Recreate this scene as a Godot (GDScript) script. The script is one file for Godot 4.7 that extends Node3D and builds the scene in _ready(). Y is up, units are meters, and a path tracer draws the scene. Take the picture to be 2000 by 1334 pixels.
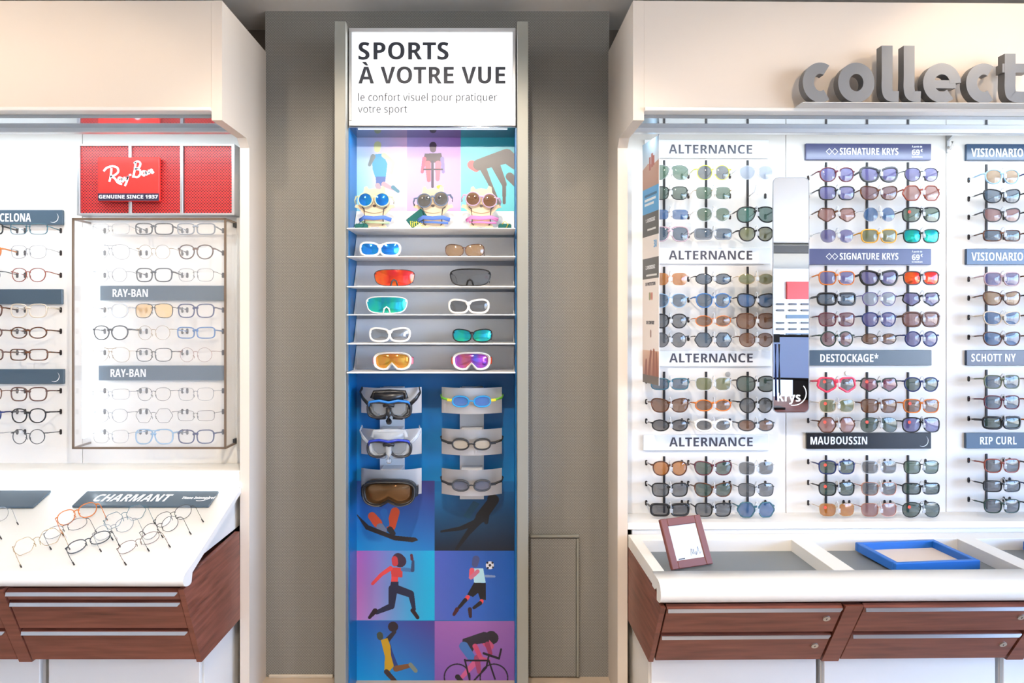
extends Node3D
# Optician's shop wall: two display units with spectacles and, between them, a sports eyewear column.

const EYE := Vector3(0, 1.40, 3.1)      # camera position, metres
const FOCAL := 1550.0                   # focal length in pixels of the 2000 x 1334 frame
const VPX := 964.0                      # where the wall's normal meets the picture
const VPY := 622.0

var X := Transform3D()                  # frame of the unit being built (the second unit stands turned by one degree)
var taken := {}
var mats := {}
var meshes := {}
var fonts := {}
var rng := RandomNumberGenerator.new()

# ---------------------------------------------------------------- helpers
func P(px: float, py: float, z: float) -> Vector3:      # measured photo point -> metres on the plane z of the current unit
	var inv := X.affine_inverse()
	var o := inv * EYE
	var d := inv.basis * Vector3((px - VPX) / FOCAL, -(py - VPY) / FOCAL, -1.0)
	return o + d * ((z - o.z) / d.z)

func numbered(called: String) -> String:
	if not taken.has(called):
		taken[called] = 0
		return called
	taken[called] += 1
	return "%s_%03d" % [called, taken[called]]

func tag(o: Node, label: String, category: String, group := "", kind := "") -> void:
	o.set_meta("label", label)
	if category: o.set_meta("category", category)
	if group: o.set_meta("group", group)
	if kind: o.set_meta("kind", kind)

func thing(called: String, label: String, category: String, at := Vector3.ZERO, turn := Basis(), group := "") -> Node3D:
	var o := Node3D.new()
	o.name = numbered(called)
	add_child(o)
	o.transform = X * Transform3D(turn, at)
	tag(o, label, category, group)
	return o

func obj(called: String, m: Mesh, material: Material, parent: Node, at := Vector3.ZERO, turn := Basis()) -> MeshInstance3D:
	var o := MeshInstance3D.new()
	o.name = called
	o.mesh = m
	o.material_override = material
	o.transform = Transform3D(turn, at)
	parent.add_child(o, true)
	return o

func struct(called: String, m: Mesh, material: Material, at := Vector3.ZERO, turn := Basis(), label := "") -> MeshInstance3D:
	var o := MeshInstance3D.new()
	o.name = called
	o.mesh = m
	o.material_override = material
	o.transform = X * Transform3D(turn, at)
	add_child(o, true)
	o.set_meta("kind", "structure")
	if label: o.set_meta("label", label)
	return o

func srgb(r: float, g: float, b: float) -> Color:
	return Color(r / 255.0, g / 255.0, b / 255.0)

func mat(c: Color, rough := 0.5, metal := 0.0, alpha := 1.0) -> StandardMaterial3D:
	var key := "%s|%.2f|%.2f|%.2f" % [c.to_html(), rough, metal, alpha]
	if mats.has(key): return mats[key]
	var m := StandardMaterial3D.new()
	m.albedo_color = Color(c.r, c.g, c.b, alpha)
	m.roughness = rough
	m.metallic = metal
	if alpha < 1.0: m.transparency = BaseMaterial3D.TRANSPARENCY_ALPHA
	mats[key] = m
	return m

func glow(c: Color, energy: float) -> StandardMaterial3D:
	var m := StandardMaterial3D.new()
	m.albedo_color = Color(0.8, 0.8, 0.8)
	m.emission_enabled = true
	m.emission = c
	m.emission_energy_multiplier = energy
	return m

# ---------------------------------------------------------------- mesh building
func begin(smooth := false) -> SurfaceTool:
	var st := SurfaceTool.new()
	st.begin(Mesh.PRIMITIVE_TRIANGLES)
	st.set_smooth_group(0 if smooth else -1)
	return st

func done(st: SurfaceTool) -> ArrayMesh:
	st.generate_normals()
	return st.commit()

func tri(st: SurfaceTool, a: Vector3, b: Vector3, c: Vector3) -> void:
	st.add_vertex(a); st.add_vertex(b); st.add_vertex(c)

func quad(st: SurfaceTool, a: Vector3, b: Vector3, c: Vector3, d: Vector3) -> void:
	tri(st, a, b, c); tri(st, a, c, d)

func tri_out(st: SurfaceTool, a: Vector3, b: Vector3, c: Vector3, mid: Vector3) -> void:
	if (b - a).cross(c - a).dot((a + b + c) / 3.0 - mid) > 0.0: tri(st, a, c, b)
	else: tri(st, a, b, c)

func quad_out(st: SurfaceTool, a: Vector3, b: Vector3, c: Vector3, d: Vector3, mid: Vector3) -> void:
	tri_out(st, a, b, c, mid); tri_out(st, a, c, d, mid)

func add_box(st: SurfaceTool, at: Vector3, size: Vector3, bevel := 0.0) -> void:
	var h := size / 2.0
	var b: float = min(bevel, min(h.x, min(h.y, h.z)) * 0.45)
	var ax := [Vector3(1, 0, 0), Vector3(0, 1, 0), Vector3(0, 0, 1)]
	for i in 3:
		var j := (i + 1) % 3
		var k := (i + 2) % 3
		for s in [-1.0, 1.0]:
			var f: Vector3 = ax[i] * h[i] * s
			var u: Vector3 = ax[j] * (h[j] - b)
			var v: Vector3 = ax[k] * (h[k] - b)
			quad_out(st, at + f + u + v, at + f + u - v, at + f - u - v, at + f - u + v, at)
			if b > 0.0:
				for t in [-1.0, 1.0]:                 # the edge between faces i and j, along k
					var e1: Vector3 = ax[i] * h[i] * s + ax[j] * (h[j] - b) * t
					var e2: Vector3 = ax[i] * (h[i] - b) * s + ax[j] * h[j] * t
					quad_out(st, at + e1 + v, at + e1 - v, at + e2 - v, at + e2 + v, at)
	if b > 0.0:
		for sx in [-1.0, 1.0]:
			for sy in [-1.0, 1.0]:
				for sz in [-1.0, 1.0]:
					var c := Vector3(sx, sy, sz)
					tri_out(st, at + c * Vector3(h.x, h.y - b, h.z - b), at + c * Vector3(h.x - b, h.y, h.z - b), at + c * Vector3(h.x - b, h.y - b, h.z), at)

func box(size: Vector3, bevel := 0.0) -> Mesh:
	var key := "box%.4f,%.4f,%.4f,%.4f" % [size.x, size.y, size.z, bevel]
	if not meshes.has(key):
		var st := begin()
		add_box(st, Vector3.ZERO, size, bevel)
		meshes[key] = done(st)
	return meshes[key]

func span(a: Vector3, b: Vector3, bevel := 0.0) -> Array:        # [mesh, centre] of the box between two corners
	return [box((b - a).abs(), bevel), (a + b) / 2.0]

func bar(called: String, a: Vector3, b: Vector3, material: Material, parent: Node, bevel := 0.0) -> MeshInstance3D:
	var s := span(a, b, bevel)
	return obj(called, s[0], material, parent, s[1])

# extruded polygon: outline in x/y, from z0 to z1, chamfered front edge
func prism(pts: PackedVector2Array, z0: float, z1: float, st: SurfaceTool = null) -> Mesh:
	var own := st == null
	if own: st = begin()
	var p := pts
	if Geometry2D.is_polygon_clockwise(p): p.reverse()
	var idx := Geometry2D.triangulate_polygon(p)
	for i in range(0, idx.size(), 3):
		var a := p[idx[i]]; var b := p[idx[i + 1]]; var c := p[idx[i + 2]]
		if (b - a).cross(c - a) < 0.0:
			var t := b; b = c; c = t
		tri(st, Vector3(a.x, a.y, z1), Vector3(c.x, c.y, z1), Vector3(b.x, b.y, z1))
		tri(st, Vector3(a.x, a.y, z0), Vector3(b.x, b.y, z0), Vector3(c.x, c.y, z0))
	for i in p.size():
		var a := p[i]; var b := p[(i + 1) % p.size()]
		quad(st, Vector3(a.x, a.y, z1), Vector3(b.x, b.y, z1), Vector3(b.x, b.y, z0), Vector3(a.x, a.y, z0))
	return done(st) if own else null

# a flat band of given half-width along a path in x/y, extruded from z0 to z1
func ribbon(st: SurfaceTool, path: PackedVector2Array, half: float, z0: float, z1: float, closed := false) -> void:
	var n := path.size()
	var l := PackedVector2Array(); var r := PackedVector2Array()
	for i in n:
		var a := path[(i - 1 + n) % n] if closed or i > 0 else path[i]
		var b := path[(i + 1) % n] if closed or i < n - 1 else path[i]
		var d := (b - a).normalized()
		var nn := Vector2(-d.y, d.x) * half
		l.append(path[i] + nn); r.append(path[i] - nn)
	for i in (n if closed else n - 1):
		var j := (i + 1) % n
		var L0 := l[i]; var L1 := l[j]; var R0 := r[i]; var R1 := r[j]
		quad(st, Vector3(L0.x, L0.y, z1), Vector3(L1.x, L1.y, z1), Vector3(R1.x, R1.y, z1), Vector3(R0.x, R0.y, z1))
		quad(st, Vector3(R0.x, R0.y, z0), Vector3(R1.x, R1.y, z0), Vector3(L1.x, L1.y, z0), Vector3(L0.x, L0.y, z0))
		quad(st, Vector3(L0.x, L0.y, z0), Vector3(L1.x, L1.y, z0), Vector3(L1.x, L1.y, z1), Vector3(L0.x, L0.y, z1))
		quad(st, Vector3(R1.x, R1.y, z0), Vector3(R0.x, R0.y, z0), Vector3(R0.x, R0.y, z1), Vector3(R1.x, R1.y, z1))
	if not closed:
		for e in [0, n - 1]:
			quad(st, Vector3(l[e].x, l[e].y, z0), Vector3(l[e].x, l[e].y, z1), Vector3(r[e].x, r[e].y, z1), Vector3(r[e].x, r[e].y, z0))

func arc(cx: float, cy: float, rx: float, ry: float, from: float, to: float, n := 20) -> PackedVector2Array:
	var p := PackedVector2Array()
	for i in n + 1:
		var a := deg_to_rad(lerpf(from, to, float(i) / n))
		p.append(Vector2(cx + rx * cos(a), cy + ry * sin(a)))
	return p

func smooth2(pts: Array, per := 6) -> PackedVector2Array:       # Catmull-Rom through the points
	var o := PackedVector2Array()
	for i in pts.size() - 1:
		var a: Vector2 = pts[max(i - 1, 0)]; var b: Vector2 = pts[i]; var c: Vector2 = pts[i + 1]; var d: Vector2 = pts[min(i + 2, pts.size() - 1)]
		for k in per:
			o.append(b.cubic_interpolate(c, a, d, float(k) / per))
	o.append(pts[-1])
	return o

# tube round a 3D path; squash flattens it across (width, height)
func tube(st: SurfaceTool, path: Array, r: float, sides := 6, ry := -1.0, closed := false) -> void:
	var n := path.size()
	var rings := []
	var up := Vector3.UP
	for i in n:
		var a: Vector3 = path[(i - 1 + n) % n] if closed or i > 0 else path[i]
		var b: Vector3 = path[(i + 1) % n] if closed or i < n - 1 else path[i]
		var d := (b - a).normalized()
		var side := d.cross(up)
		if side.length() < 0.05: side = d.cross(Vector3(0, 0, 1))
		side = side.normalized()
		var v := side.cross(d).normalized()
		var ring := []
		for k in sides:
			var t := TAU * k / sides
			ring.append(path[i] + side * cos(t) * r + v * sin(t) * (r if ry < 0.0 else ry))
		rings.append(ring)
	for i in (n if closed else n - 1):
		var A: Array = rings[i]; var B: Array = rings[(i + 1) % n]
		for k in sides:
			var k2 := (k + 1) % sides
			quad(st, A[k], B[k], B[k2], A[k2])
	if not closed:
		for k in range(1, sides - 1):
			tri(st, rings[0][0], rings[0][k], rings[0][k + 1])
			tri(st, rings[n - 1][0], rings[n - 1][k + 1], rings[n - 1][k])

func tube_mesh(path: Array, r: float, sides := 6, ry := -1.0) -> Mesh:
	var st := begin(true)
	tube(st, path, r, sides, ry)
	return done(st)

func disc(r: float, depth: float, n := 20, rx := 1.0) -> Mesh:
	return prism(arc(0, 0, r * rx, r, 0, 360.0 * (n - 1) / n, n - 1), 0.0, depth)

func text(parent: Node, s: String, cap: float, at: Vector3, material: Material, squeeze := 1.0, bold := true, turn := Basis(), align := 0, depth := 0.0012, slant := 0.0, called := "lettering") -> MeshInstance3D:
	var key := "sans%s" % bold
	if not fonts.has(key):
		var f := SystemFont.new()
		f.font_names = PackedStringArray(["Droid Sans"])
		f.font_weight = 700 if bold else 400
		fonts[key] = f
	var t := TextMesh.new()
	t.font = fonts[key]
	t.text = s
	t.font_size = 64
	t.pixel_size = cap / (64.0 * 0.714)
	t.depth = depth
	t.curve_step = 2.0
	t.horizontal_alignment = HORIZONTAL_ALIGNMENT_LEFT if align == 0 else HORIZONTAL_ALIGNMENT_CENTER
	t.vertical_alignment = VERTICAL_ALIGNMENT_TOP
	var base: float = fonts[key].get_ascent(64) * t.pixel_size
	var am := ArrayMesh.new()
	for si in t.get_surface_count():
		var arr := t.surface_get_arrays(si)
		var v: PackedVector3Array = arr[Mesh.ARRAY_VERTEX]
		for i in v.size():
			v[i] = Vector3(v[i].x * squeeze + (v[i].y + base) * slant, v[i].y + base, v[i].z + depth / 2.0)
		var keep := []
		keep.resize(Mesh.ARRAY_MAX)
		keep[Mesh.ARRAY_VERTEX] = v
		keep[Mesh.ARRAY_NORMAL] = arr[Mesh.ARRAY_NORMAL]
		keep[Mesh.ARRAY_INDEX] = arr[Mesh.ARRAY_INDEX]
		am.add_surface_from_arrays(Mesh.PRIMITIVE_TRIANGLES, keep)
	var bb := am.get_aabb()
	# put the baseline (bottom of the capitals) and the start of the line at the given point
	var shift := Vector3(-bb.position.x if align == 0 else -(bb.position.x + bb.size.x / 2.0), 0, 0)
	var o := obj(called, am, material, parent, at + turn * shift, turn)
	return o

# ---------------------------------------------------------------- computed textures
func noise_tex(freq: float, stretch: Vector2, ramp: Array, w := 512, h := 512, seed_ := 1) -> ImageTexture:
	var n := FastNoiseLite.new()
	n.noise_type = FastNoiseLite.TYPE_SIMPLEX_SMOOTH
	n.seed = seed_
	n.frequency = freq
	n.fractal_octaves = 4
	var im := Image.create(w, h, false, Image.FORMAT_RGB8)
	for y in h:
		for x in w:
			# wrapped in both directions by blending
			var u := float(x) / w; var v := float(y) / h
			var a := n.get_noise_2d(x * stretch.x, y * stretch.y)
			var b := n.get_noise_2d((x - w) * stretch.x, y * stretch.y)
			var c := n.get_noise_2d(x * stretch.x, (y - h) * stretch.y)
			var d := n.get_noise_2d((x - w) * stretch.x, (y - h) * stretch.y)
			var t: float = clampf(lerpf(lerpf(a, b, u), lerpf(c, d, u), v) * 0.9 + 0.5, 0.0, 0.999) * (ramp.size() - 1)
			var i := int(t)
			im.set_pixel(x, y, (ramp[i] as Color).lerp(ramp[i + 1], t - i))
	im.generate_mipmaps()
	return ImageTexture.create_from_image(im)

func planar(m: StandardMaterial3D, scale: float, world := true) -> StandardMaterial3D:
	m.uv1_triplanar = true
	m.uv1_world_triplanar = world
	m.uv1_scale = Vector3.ONE * scale
	return m

func wood_material(seed_: int) -> StandardMaterial3D:
	var m := StandardMaterial3D.new()
	m.albedo_texture = noise_tex(0.012, Vector2(0.35, 5.0), [srgb(84, 44, 33), srgb(108, 59, 45), srgb(122, 68, 53), srgb(133, 77, 61), srgb(147, 88, 70)], 512, 512, seed_)
	m.roughness = 0.42
	return planar(m, 1.6)

func weave_material() -> StandardMaterial3D:       # grey vinyl wall covering with a fine woven dot
	var m := StandardMaterial3D.new()
	var im := Image.create(128, 128, false, Image.FORMAT_RGB8)
	var hm := Image.create(128, 128, false, Image.FORMAT_RGB8)
	var r := RandomNumberGenerator.new()
	r.seed = 5
	for y in 128:
		for x in 128:
			var row := y / 4
			var dot := ((x + (4 if row % 2 else 0)) % 8) < 5 and (y % 4) < 3
			var k := (1.0 if dot else 0.80) + r.randf_range(-0.04, 0.04)
			im.set_pixel(x, y, Color(0.56 * k, 0.55 * k, 0.525 * k))
			hm.set_pixel(x, y, Color.WHITE if dot else Color(0.3, 0.3, 0.3))
	m.albedo_texture = ImageTexture.create_from_image(im)
	m.heightmap_enabled = true
	m.heightmap_texture = ImageTexture.create_from_image(hm)
	m.heightmap_scale = 0.04
	m.roughness = 0.6
	return planar(m, 6.0)

func mesh_red_material() -> StandardMaterial3D:    # red expanded metal: lozenge holes a few millimetres wide
	var m := StandardMaterial3D.new()
	var im := Image.create(64, 64, false, Image.FORMAT_RGB8)
	var hm := Image.create(64, 64, false, Image.FORMAT_RGB8)
	for y in 64:
		for x in 64:
			var cx := absf(fposmod(x, 32.0) - 16.0) / 16.0
			var cy := absf(fposmod(y, 32.0) - 16.0) / 16.0
			var cx2 := absf(fposmod(x + 16.0, 32.0) - 16.0) / 16.0
			var cy2 := absf(fposmod(y + 16.0, 32.0) - 16.0) / 16.0
			var hole := cx + cy * 1.4 < 0.78 or cx2 + cy2 * 1.4 < 0.78
			im.set_pixel(x, y, srgb(84, 12, 14) if hole else srgb(214, 40, 38))
			hm.set_pixel(x, y, Color.BLACK if hole else Color.WHITE)
	m.albedo_texture = ImageTexture.create_from_image(im)
	m.heightmap_enabled = true
	m.heightmap_texture = ImageTexture.create_from_image(hm)
	m.heightmap_scale = 0.12
	m.roughness = 0.4
	return planar(m, 45.0)

# --- printed pictures: painted into an Image with tapered strokes and polygons
var pic: Image
var pic_off := Vector2.ZERO
var pic_k := 1.0

func pic_poly(pts: Array, c: Color) -> void:
	var q := []
	var lo := INF
	var hi := -INF
	for p in pts:
		var v: Vector2 = (p - pic_off) * pic_k
		q.append(v); lo = min(lo, v.y); hi = max(hi, v.y)
	for y in range(max(0, int(lo)), min(pic.get_height(), int(hi) + 1)):
		var xs := []
		for i in q.size():
			var a: Vector2 = q[i]; var b: Vector2 = q[(i + 1) % q.size()]
			if (a.y <= y + 0.5) != (b.y <= y + 0.5):
				xs.append(a.x + (y + 0.5 - a.y) / (b.y - a.y) * (b.x - a.x))
		xs.sort()
		for i in range(0, xs.size() - 1, 2):
			var x0: int = clampi(int(xs[i]), 0, pic.get_width())
			var x1: int = clampi(int(xs[i + 1]), 0, pic.get_width())
			if x1 > x0: pic.fill_rect(Rect2i(x0, y, x1 - x0, 1), c)

func limb(x0: float, y0: float, x1: float, y1: float, r0: float, r1: float, c: Color) -> void:
	var a := Vector2(x0, y0); var b := Vector2(x1, y1)
	var d := (b - a).normalized()
	var n := Vector2(-d.y, d.x)
	var pts := []
	var base := n.angle()
	for i in 9: pts.append(a + Vector2.from_angle(base + PI * i / 8.0) * r0)
	for i in 9: pts.append(b + Vector2.from_angle(base + PI + PI * i / 8.0) * r1)
	pic_poly(pts, c)

func ring_print(cx: float, cy: float, r: float, w: float, c: Color) -> void:
	for i in 40:
		var a := TAU * i / 40.0; var b := TAU * (i + 1) / 40.0
		limb(cx + r * cos(a), cy + r * sin(a), cx + r * cos(b), cy + r * sin(b), w, w, c)

func tile_print(x0: float, y0: float, x1: float, y1: float, c00: Color, c10: Color, c01: Color, c11: Color) -> void:   # the printed colour ground of one picture
	var a := (Vector2(x0, y0) - pic_off) * pic_k
	var b := (Vector2(x1, y1) - pic_off) * pic_k
	for y in range(max(0, int(a.y)), min(pic.get_height(), int(b.y))):
		var v := (y - a.y) / (b.y - a.y)
		for x in range(max(0, int(a.x)), min(pic.get_width(), int(b.x)), 2):
			var u := (x - a.x) / (b.x - a.x)
			var c := c00.lerp(c10, u).lerp(c01.lerp(c11, u), v)
			pic.set_pixel(x, y, c)
			if x + 1 < pic.get_width(): pic.set_pixel(x + 1, y, c)

func sports_print() -> ImageTexture:
	pic_off = Vector2(690, 245)
	pic_k = 1.8
	pic = Image.create(int(320 * pic_k), int(1105 * pic_k), false, Image.FORMAT_RGB8)
	pic.fill(srgb(0, 101, 165))
	# upper three pictures
	tile_print(690, 245, 795, 440, srgb(170, 190, 235), srgb(225, 185, 225), srgb(120, 205, 225), srgb(245, 205, 230))
	tile_print(795, 245, 900, 440, srgb(175, 160, 220), srgb(150, 105, 190), srgb(200, 170, 220), srgb(225, 180, 220))
	tile_print(900, 245, 1012, 440, srgb(60, 190, 205), srgb(45, 175, 190), srgb(120, 220, 222), srgb(90, 200, 205))
	tile_print(690, 440, 1012, 728, srgb(205, 206, 212), srgb(205, 206, 212), srgb(205, 206, 212), srgb(205, 206, 212))
	# runner in blue vest
	var skin := srgb(190, 200, 170)
	limb(738, 283, 737, 292, 7, 6, srgb(200, 205, 150))
	pic_poly([Vector2(727, 302), Vector2(748, 300), Vector2(757, 320), Vector2(754, 346), Vector2(733, 346), Vector2(728, 330)], srgb(70, 150, 205))
	limb(750, 303, 769, 318, 5, 4, skin); limb(769, 318, 765, 338, 4, 3, skin)
	limb(729, 306, 722, 322, 5, 3, srgb(120, 130, 130)); limb(722, 322, 727, 310, 3, 3, srgb(120, 130, 130))
	pic_poly([Vector2(734, 345), Vector2(754, 345), Vector2(752, 360), Vector2(738, 366), Vector2(735, 360)], srgb(80, 105, 160))
	limb(750, 360, 768, 369, 5, 3, srgb(200, 150, 160)); limb(768, 366, 778, 374, 4, 3, srgb(80, 130, 150))
	limb(738, 362, 745, 380, 5, 4, srgb(170, 150, 160))
	# cyclist seen head on
	limb(846, 284, 846, 292, 7, 6, srgb(80, 60, 80))
	pic_poly([Vector2(830, 300), Vector2(862, 299), Vector2(865, 313), Vector2(856, 318), Vector2(836, 318), Vector2(827, 312)], srgb(75, 62, 72))
	limb(829, 310, 825, 336, 4, 3, srgb(205, 85, 110)); limb(864, 310, 866, 336, 4, 3, srgb(120, 105, 160))
	limb(836, 320, 838, 352, 6, 4, srgb(225, 95, 110)); limb(856, 320, 855, 350, 6, 4, srgb(225, 105, 125))
	limb(828, 331, 864, 331, 1.5, 1.5, srgb(50, 45, 60)); limb(845, 316, 845, 365, 2.5, 2.5, srgb(60, 55, 75))
	# swimmer bending to start
	var dark := srgb(70, 62, 62)
	limb(922, 322, 930, 328, 9, 8, srgb(170, 70, 80))
	limb(935, 322, 990, 305, 11, 14, dark); limb(990, 305, 1010, 322, 14, 11, dark)
	limb(942, 325, 956, 356, 7, 4, dark); limb(956, 356, 975, 400, 4, 3, dark)
	limb(968, 322, 985, 360, 9, 5, dark); limb(985, 360, 985, 396, 4, 3, dark)
	limb(996, 345, 1012, 362, 8, 7, dark)
	# lower pictures: snowboarder, diver
	tile_print(690, 728, 1012, 940, srgb(0, 98, 160), srgb(0, 96, 158), srgb(0, 120, 185), srgb(0, 122, 188))
	tile_print(690, 939, 849, 1076, srgb(30, 70, 150), srgb(60, 55, 130), srgb(20, 140, 200), srgb(25, 120, 195))
	tile_print(849, 960, 1012, 1076, srgb(10, 110, 170), srgb(0, 85, 140), srgb(14, 30, 50), srgb(18, 26, 42))
	var or_ := srgb(225, 80, 40)
	limb(727, 1008, 738, 1022, 8, 9, or_); limb(772, 1000, 764, 1028, 9, 9, or_)
	limb(743, 1030, 750, 1036, 8, 6, srgb(120, 130, 150)); limb(762, 1034, 768, 1042, 6, 5, srgb(40, 40, 46))
	limb(750, 1000, 756, 1024, 7, 5, srgb(30, 110, 180))
	pic_poly([Vector2(693, 1000), Vector2(720, 1026), Vector2(770, 1046), Vector2(812, 1050), Vector2(817, 1055), Vector2(806, 1059), Vector2(770, 1055), Vector2(715, 1034)], srgb(38, 30, 32))
	var blk := srgb(16, 22, 30)
	limb(965, 976, 940, 1010, 10, 11, blk); limb(940, 1010, 915, 1040, 9, 5, blk); limb(915, 1040, 892, 1072, 5, 3, blk)
	limb(930, 1020, 900, 1032, 6, 4, blk); limb(900, 1032, 862, 1038, 4, 2, blk); limb(952, 1000, 950, 1020, 5, 4, blk)
	pic_poly([Vector2(925, 978), Vector2(937, 984), Vector2(917, 1013), Vector2(905, 1008)], srgb(8, 75, 105))
	limb(960, 974, 966, 974, 8, 6, blk)
	# sprinter and footballer
	tile_print(690, 1076, 849, 1212, srgb(190, 95, 180), srgb(0, 175, 225), srgb(205, 120, 190), srgb(0, 180, 230))
	tile_print(849, 1076, 1012, 1212, srgb(75, 95, 190), srgb(10, 90, 175), srgb(80, 100, 195), srgb(15, 95, 185))
	var redskin := srgb(225, 70, 75); var navy := srgb(28, 34, 66)
	limb(778, 1092, 782, 1096, 12, 12, srgb(58, 40, 62)); limb(771, 1092, 772, 1100, 6, 6, srgb(195, 60, 70))
	pic_poly([Vector2(763, 1108), Vector2(787, 1109), Vector2(786, 1128), Vector2(765, 1126)], srgb(205, 65, 65))
	pic_poly([Vector2(765, 1126), Vector2(778, 1127), Vector2(777, 1138), Vector2(764, 1136)], redskin)
	limb(763, 1110, 745, 1122, 4.5, 3.5, redskin); limb(745, 1122, 728, 1140, 3.5, 3, redskin)
	limb(787, 1112, 806, 1114, 4, 3.5, srgb(60, 110, 165)); limb(806, 1114, 807, 1096, 3.5, 2.5, srgb(50, 70, 110)); limb(805, 1092, 804, 1084, 3, 2.5, srgb(95, 40, 60))
	pic_poly([Vector2(764, 1136), Vector2(779, 1136), Vector2(777, 1158), Vector2(760, 1158)], navy)
	limb(768, 1150, 765, 1184, 9, 6, navy); limb(764, 1184, 736, 1196, 6, 4, navy)
	limb(774, 1150, 802, 1160, 8, 7, navy); limb(803, 1160, 809, 1190, 6, 3.5, navy)
	limb(733, 1193, 722, 1206, 5, 3, srgb(40, 22, 34)); limb(806, 1192, 816, 1206, 4, 3.5, srgb(40, 22, 34))
	limb(930, 1092, 928, 1102, 7, 6, srgb(70, 80, 130))
	pic_poly([Vector2(924, 1110), Vector2(944, 1110), Vector2(949, 1138), Vector2(926, 1139)], srgb(175, 220, 235))
	limb(922, 1114, 920, 1128, 5, 4, srgb(220, 90, 110)); limb(920, 1128, 933, 1116, 4, 4, srgb(200, 110, 140)); limb(949, 1125, 966, 1126, 2.5, 2, srgb(130, 150, 190))
	pic_poly([Vector2(926, 1138), Vector2(949, 1139), Vector2(949, 1172), Vector2(938, 1170), Vector2(934, 1158), Vector2(924, 1166), Vector2(913, 1161)], srgb(20, 20, 28))
	limb(914, 1166, 911, 1170, 4, 4, redskin); limb(909, 1172, 897, 1186, 4, 3, srgb(24, 20, 28)); limb(893, 1190, 887, 1200, 4, 3, srgb(70, 25, 35))
	limb(941, 1174, 940, 1176, 4, 4, redskin); limb(938, 1178, 926, 1187, 4, 3, srgb(24, 20, 28)); limb(918, 1190, 919, 1204, 4, 3, srgb(50, 25, 35))
	limb(957, 1104, 957.1, 1104, 8, 8, srgb(225, 225, 235))
	for q in [[957, 1104, 2.5], [952, 1099, 2], [962, 1099, 2], [953, 1109, 2], [963, 1108, 1.8]]: limb(q[0], q[1], q[0] + 0.1, q[1], q[2], q[2], srgb(30, 30, 40))
	# basketball player and racing cyclist
	tile_print(690, 1213, 849, 1350, srgb(30, 100, 180), srgb(70, 60, 140), srgb(0, 165, 225), srgb(30, 120, 195))
	tile_print(849, 1213, 1012, 1350, srgb(150, 95, 175), srgb(150, 100, 170), srgb(120, 85, 170), srgb(135, 90, 170))
	var gold := srgb(190, 150, 30)
	limb(742, 1240, 743, 1244, 6, 6, srgb(60, 70, 60)); limb(768, 1224, 768.1, 1224, 10, 10, srgb(40, 30, 42))
	limb(757, 1250, 771, 1234, 5, 3.5, srgb(42, 38, 50))
	pic_poly([Vector2(744, 1250), Vector2(757, 1246), Vector2(768, 1275), Vector2(774, 1296), Vector2(760, 1312), Vector2(751, 1310), Vector2(752, 1282)], gold)
	pic_poly([Vector2(762, 1250), Vector2(766, 1270), Vector2(778, 1300), Vector2(772, 1310), Vector2(764, 1280)], srgb(40, 60, 120))
	limb(774, 1306, 800, 1300, 6, 4, srgb(120, 80, 50)); limb(802, 1298, 812, 1310, 4, 4, srgb(120, 130, 120)); limb(755, 1312, 775, 1334, 5, 4, srgb(60, 45, 45))
	ring_print(893, 1322, 25, 1.3, srgb(30, 28, 44)); ring_print(965, 1324, 27, 1.3, srgb(30, 28, 44))
	limb(960, 1245, 962, 1246, 13, 12, srgb(36, 32, 44)); limb(950, 1255, 958, 1262, 8, 7, srgb(190, 80, 120))
	pic_poly([Vector2(904, 1248), Vector2(945, 1234), Vector2(957, 1236), Vector2(955, 1255), Vector2(930, 1258), Vector2(922, 1275), Vector2(902, 1262)], srgb(38, 34, 50))
	limb(906, 1262, 928, 1294, 9, 7, srgb(60, 110, 180)); limb(928, 1294, 903, 1322, 6, 4, srgb(195, 90, 140)); limb(932, 1285, 936, 1312, 6, 4, srgb(150, 60, 100))
	limb(928, 1262, 940, 1286, 5, 4, srgb(190, 70, 110)); limb(940, 1286, 955, 1290, 4, 3, srgb(190, 80, 120)); limb(952, 1258, 958, 1276, 5, 4, srgb(150, 50, 90))
	limb(955, 1280, 950, 1304, 1.6, 1.6, srgb(25, 22, 36)); limb(950, 1304, 925, 1330, 1.6, 1.6, srgb(25, 22, 36)); limb(908, 1288, 918, 1330, 1.6, 1.6, srgb(25, 22, 36)); limb(908, 1290, 952, 1290, 1.5, 1.5, srgb(25, 22, 36))
	limb(945, 1276, 975, 1286, 2.2, 2.2, srgb(25, 22, 36)); limb(975, 1286, 979, 1268, 1.8, 1.8, srgb(25, 22, 36)); limb(955, 1290, 967, 1326, 1.6, 1.6, srgb(25, 22, 36)); limb(894, 1322, 906, 1336, 5, 4, srgb(30, 30, 40))
	pic.generate_mipmaps()
	return ImageTexture.create_from_image(pic)

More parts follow.
